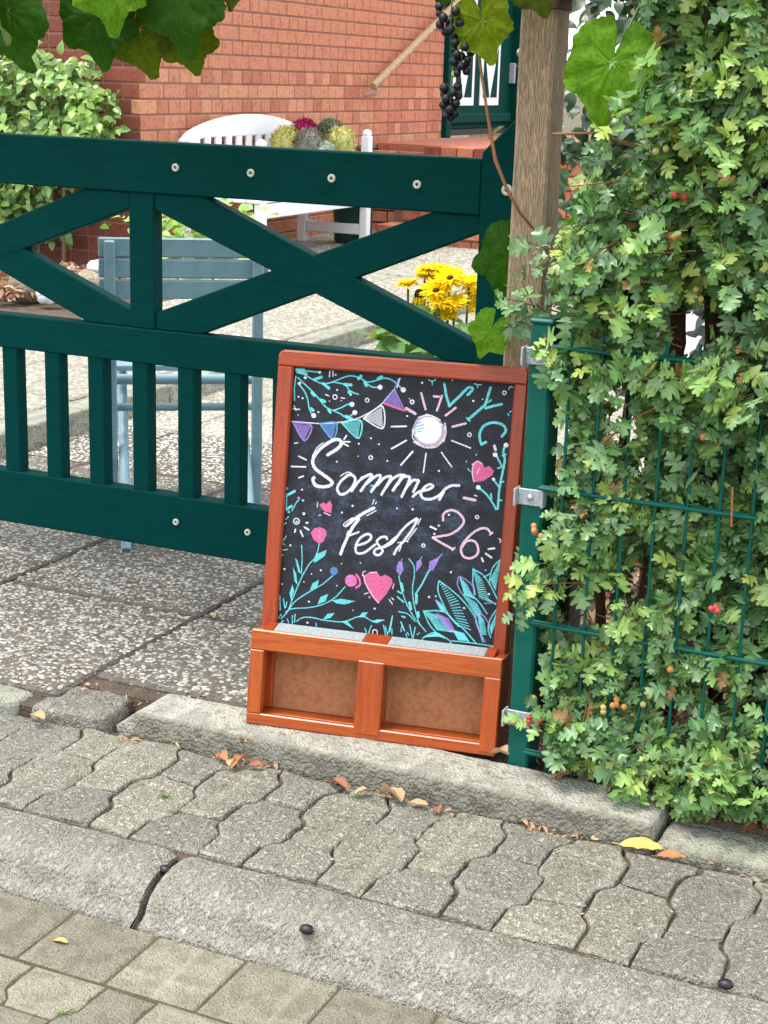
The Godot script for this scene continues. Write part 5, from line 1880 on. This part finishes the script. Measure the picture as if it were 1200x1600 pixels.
	for i in 2600:
		var p := Vector3(rng.randfn() * 0.22, rnd(0.1, 2.3), rng.randfn() * 0.18)
		ex.append(Transform3D(aim(Vector3(rnd(-1, 1), rnd(-1, 0.4), rnd(-0.3, 1)), Vector3(rnd(-0.5, 0.5), 1, rnd(0, 1))).scaled_local(Vector3.ONE * rnd(0.06, 0.10)), p))
		var t := rnd(0.6, 1.3)
		ec.append(Color(0.035 * t, 0.08 * t, 0.03 * t))
	multi(eg, "foliage", shapes[1], M.leafmulti, ex, ec)
	for e in [0.0, 0.12, -0.1]: rod(eg, "stem", [Vector3(e, 0, 0), Vector3(e * 1.5, 1.0, 0.02), Vector3(e, 2.0, 0)], [0.03, 0.022, 0.01], M.bark, 7)
	var dk := thing("dark_shrub", "dark evergreen shrub in deep shade behind the hawthorn hedge", "shrub", Vector3(0.1, -0.04, -0.9))
	var dx := []
	var dc := []
	for i in 2400:
		var p := Vector3(rnd(-0.24, 0.9), rnd(0.32, 1.7), rnd(-0.25, 0.2))
		if p.y < 0.5 and rng.randf() < 0.5: continue
		dx.append(Transform3D(aim(Vector3(rnd(-1, 1), rnd(-1, 0.4), rnd(-0.3, 1)), Vector3(rnd(-0.5, 0.5), 1, rnd(0, 1))).scaled_local(Vector3.ONE * rnd(0.03, 0.055)), p))
		var t := rnd(0.6, 1.2)
		dc.append(Color(0.025 * t, 0.06 * t, 0.03 * t))
	multi(dk, "foliage", shapes[1], M.leafmulti, dx, dc)
	for e in [[0.0, 0.0], [0.35, 0.05], [-0.2, -0.05]]: rod(dk, "stem", [Vector3(e[0], 0, e[1]), Vector3(e[0] + 0.03, 0.6, e[1]), Vector3(e[0], 1.2, e[1])], [0.02, 0.016, 0.01], M.bark, 7)

# ---------------------------------------------------------------- fallen leaves and litter
func dry_leaf(l: float, w: float, curl: float, seed_: int) -> ArrayMesh:
	var f := FastNoiseLite.new()
	f.seed = seed_
	f.frequency = 0.8
	var b := MB.new()
	b.smooth(true)
	var n := 9
	var m := 4
	var P := func(i: int, j: int) -> Vector3:
		var t := float(i) / n
		var u := float(j) / m * 2 - 1
		var wd := w * (pow(sin(PI * clampf(t * 0.94 + 0.03, 0, 1)), 0.7)) * (1.0 + f.get_noise_2d(t * 4, signf(u) * 3) * 0.35)
		return Vector3(u * wd * cos(u * curl * 0.6), absf(u) * wd * sin(absf(u) * curl) + sin(t * 2.6) * l * 0.18 * curl + f.get_noise_2d(t * 3, u * 2 + 7) * l * 0.10, (t - 0.5) * l)
	for i in n:
		for j in m:
			b.quad(P.call(i, j), P.call(i + 1, j), P.call(i + 1, j + 1), P.call(i, j + 1))
	b.tube([P.call(0, 2) + Vector3(0, 0.001, -l * 0.18), P.call(0, 2), P.call(4, 2)], [l * 0.012, l * 0.014, l * 0.008], 5)
	return b.done()

func build_litter():
	var cols := {"brown": lin(0.26, 0.125, 0.055), "orange": lin(0.38, 0.16, 0.055), "tan": lin(0.42, 0.27, 0.14), "yellow": lin(0.55, 0.38, 0.09), "pale": lin(0.48, 0.31, 0.19), "rust": lin(0.30, 0.10, 0.045)}
	for e in [
		[-0.510, -0.060, 0.152, 0.035, 0.010, "pale", 0.3, "pale dry leaf lying before the upright orange one"],
		[-0.470, -0.062, 0.140, 0.030, 0.009, "rust", 1.9, "small rust leaf right of the upright orange leaf"],
		[-0.262, -0.060, 0.152, 0.034, 0.011, "pale", 2.4, "pale curled leaf just left of the broad tan leaf"],
		[-0.165, -0.060, 0.146, 0.036, 0.008, "tan", 1.7, "narrow tan leaf just right of the broad tan leaf"],
		[0.145, -0.020, -0.005, 0.058, 0.017, "tan", 0.9, "tan leaf on the soil near the end of the long kerb stone"],
		[0.060, -0.020, -0.012, 0.045, 0.014, "rust", 2.0, "dark rust leaf between the two big leaves under the hedge"],
		[0.270, -0.040, -0.005, 0.060, 0.016, "pale", 0.5, "pale leaf left of the long orange-brown leaf under the fence"],
		[0.325, -0.040, 0.012, 0.045, 0.015, "tan", 1.4, "broad tan leaf between the two orange ones at the right edge"],
		[-0.905, -0.052, 0.160, 0.040, 0.013, "tan", 1.3, "small tan dry leaf on the cobble left of the kerb"],
		[-0.535, -0.062, 0.138, 0.040, 0.012, "orange", 0.9, "orange dry leaf against the kerb left of the sign"],
		[-0.495, -0.060, 0.148, 0.055, 0.010, "orange", 2.9, "upright curled orange leaf leaning on the kerb below the sign"],
		[-0.310, -0.060, 0.148, 0.048, 0.011, "rust", 1.2, "rust-red dry leaf in the joint below the middle of the sign"],
		[-0.215, -0.060, 0.150, 0.062, 0.018, "tan", 1.1, "broad tan leaf in the gap between kerb and paving stones"],
		[-0.130, -0.062, 0.150, 0.030, 0.009, "rust", 0.5, "tiny reddish leaf fragment right of the broad tan leaf"],
		[0.200, -0.060, 0.123, 0.075, 0.013, "yellow", 1.75, "long yellow leaf at the end of the kerb stone"],
		[0.250, -0.062, 0.128, 0.050, 0.010, "orange", 1.9, "orange dry leaf right of the long yellow leaf"],
		[0.005, -0.012, -0.004, 0.055, 0.022, "pale", 0.4, "pale crumpled leaf at the foot of the hedge beside the green post"],
		[0.100, -0.016, 0.0, 0.060, 0.020, "brown", 1.2, "large brown leaf under the hedge beyond the kerb"],
		[0.300, -0.030, 0.012, 0.085, 0.014, "orange", 2.2, "long orange-brown leaf under the fence's bottom wire"],
		[0.350, -0.034, 0.016, 0.055, 0.014, "rust", 2.8, "curled rust-brown leaf at the right edge under the hedge"],
		[-0.083, -0.022, -0.012, 0.055, 0.016, "pale", 1.5, "pale pinkish leaf on the kerb between sign and green post"],
		[-0.880, -0.028, -0.41, 0.028, 0.010, "tan", 0.8, "small tan leaf on the drive left of the sign"],
		[0.043, -0.124, 0.705, 0.028, 0.008, "orange", 1.2, "small orange leaf on the road at the bottom"],
		[-0.492, -0.127, 0.672, 0.026, 0.007, "yellow", 1.7, "small yellow-green leaf on the road by the kerb joint"]]:
		var m := leafmat(cols[e[5]], 0.75)
		m.backlight = Color(0.3, 0.2, 0.1)
		var lf := thing("fallen_leaf", e[7], "leaf", Vector3(e[0], e[1], e[2]), "fallen leaves")
		lf.basis = Basis(Vector3.UP, e[6]) * Basis(Vector3.BACK, rnd(-0.4, 0.4))
		lf.position.y -= 0.003
		part(lf, "blade", dry_leaf(e[3] * 0.88, e[4] * 0.9, rnd(0.35, 0.95), int(e[0] * 1000)), m)
	for e in [[0.408, -0.062, 0.452, "blue-black fallen grape in the joint at the lower right"], [-0.428, -0.082, 0.496, "purple fallen grape in the wide joint of the kerb"], [-0.160, -0.082, 0.552, "crushed bluish grape on the rounded kerb"]]:
		var b := MB.new()
		b.ball(Vector3.ZERO, Vector3(0.011, 0.007, 0.009), 7, 10)
		var gr := thing("fallen_grape", e[3], "grape", Vector3(e[0], e[1], e[2]), "fallen grapes")
		part(gr, "skin", b.done(), M.grape)
		rod(gr, "stalk", [Vector3(0.009, 0.002, 0), Vector3(0.016, 0.003, 0.002)], [0.001], M.twig, 5)
	# blades of grass and moss in joints
	for e in [[-0.546, -0.070, 0.304, "tiny green grass tuft between the paving stones at the left"], [-0.382, -0.130, 0.82, "tiny green weed in the road at the bottom left"], [-0.268, -0.072, 0.155, "mossy green tuft in the joint below the sign"]]:
		var wd := thing("grass_tuft", e[3], "weed", Vector3(e[0], e[1], e[2]), "weeds in the joints")
		for k in 9:
			var a := rnd(0, TAU)
			var q := Vector3(cos(a), rnd(0.3, 0.9), sin(a)).normalized() * rnd(0.008, 0.020)
			rod(wd, "blade", [Vector3.ZERO, q * 0.6, q + Vector3(0, -0.002, 0)], [0.0008, 0.0009, 0.0003], M.stemgreen, 4)
	# litter nobody could count: under the hedge, along the kerb, and the heap by the house
	var dl := [dry_leaf(1.0, 0.22, 0.8, 5), dry_leaf(1.0, 0.32, 0.5, 6), dry_leaf(1.0, 0.14, 1.1, 7)]
	for e in [["hedge_litter", "dry leaf litter covering the soil under the hedge", 1500, Vector3(-0.06, -0.045, -0.75), Vector3(0.9, -0.030, 0.02), 0.018, 0.05], ["kerb_litter", "brown crumbs of leaves along the foot of the kerb", 230, Vector3(-0.75, -0.080, 0.108), Vector3(0.75, -0.070, 0.136), 0.007, 0.022], ["bed_litter", "pale heap of dry leaves on the bed by the house", 1600, Vector3(-4.9, 0.035, -4.5), Vector3(-3.75, 0.09, -3.5), 0.03, 0.075], ["drive_litter", "small brown crumbs scattered over the drive and its edge", 160, Vector3(-1.1, -0.036, -0.1), Vector3(-0.4, -0.034, 0.12), 0.004, 0.010], ["pavement_grit", "specks of grit and leaf crumbs scattered over the paving stones", 330, Vector3(-1.0, -0.0695, 0.13), Vector3(0.5, -0.068, 0.53), 0.002, 0.007], ["garden_litter", "dry leaves on the ground behind the mesh fence", 500, Vector3(-0.35, -0.035, -1.8), Vector3(0.6, -0.02, -0.75), 0.03, 0.07]]:
		var holder := thing(e[0], e[1], "leaf litter", (e[3] + e[4]) / 2)
		holder.set_meta("kind", "stuff")
		var xs := [[], [], []]
		var cs := [[], [], []]
		for i in e[2]:
			var p := Vector3(rnd(e[3].x, e[4].x), rnd(e[3].y, e[4].y), rnd(e[3].z, e[4].z))
			if e[0] == "kerb_litter" and sin(p.x * 23.0) + sin(p.x * 57.0 + 1.0) < -0.1: continue
			var k := rng.randi_range(0, 2)
			xs[k].append(Transform3D((Basis(Vector3.UP, rnd(0, TAU)) * Basis(Vector3.RIGHT, rnd(-0.5, 0.5)) * Basis(Vector3.BACK, rnd(-0.8, 0.8))).scaled_local(Vector3.ONE * rnd(e[5], e[6])), p - holder.position))
			var t := rng.randf()
			var g := rnd(0.7, 1.2)
			cs[k].append(Color(0.48 * g, 0.30 * g, 0.18 * g) if t < 0.6 else Color(0.30 * g, 0.17 * g, 0.10 * g) if t < 0.85 else Color(0.55 * g, 0.42 * g, 0.30 * g))
		for k in 3: multi(holder, "dry_leaves", dl[k], M.dry, xs[k], cs[k])
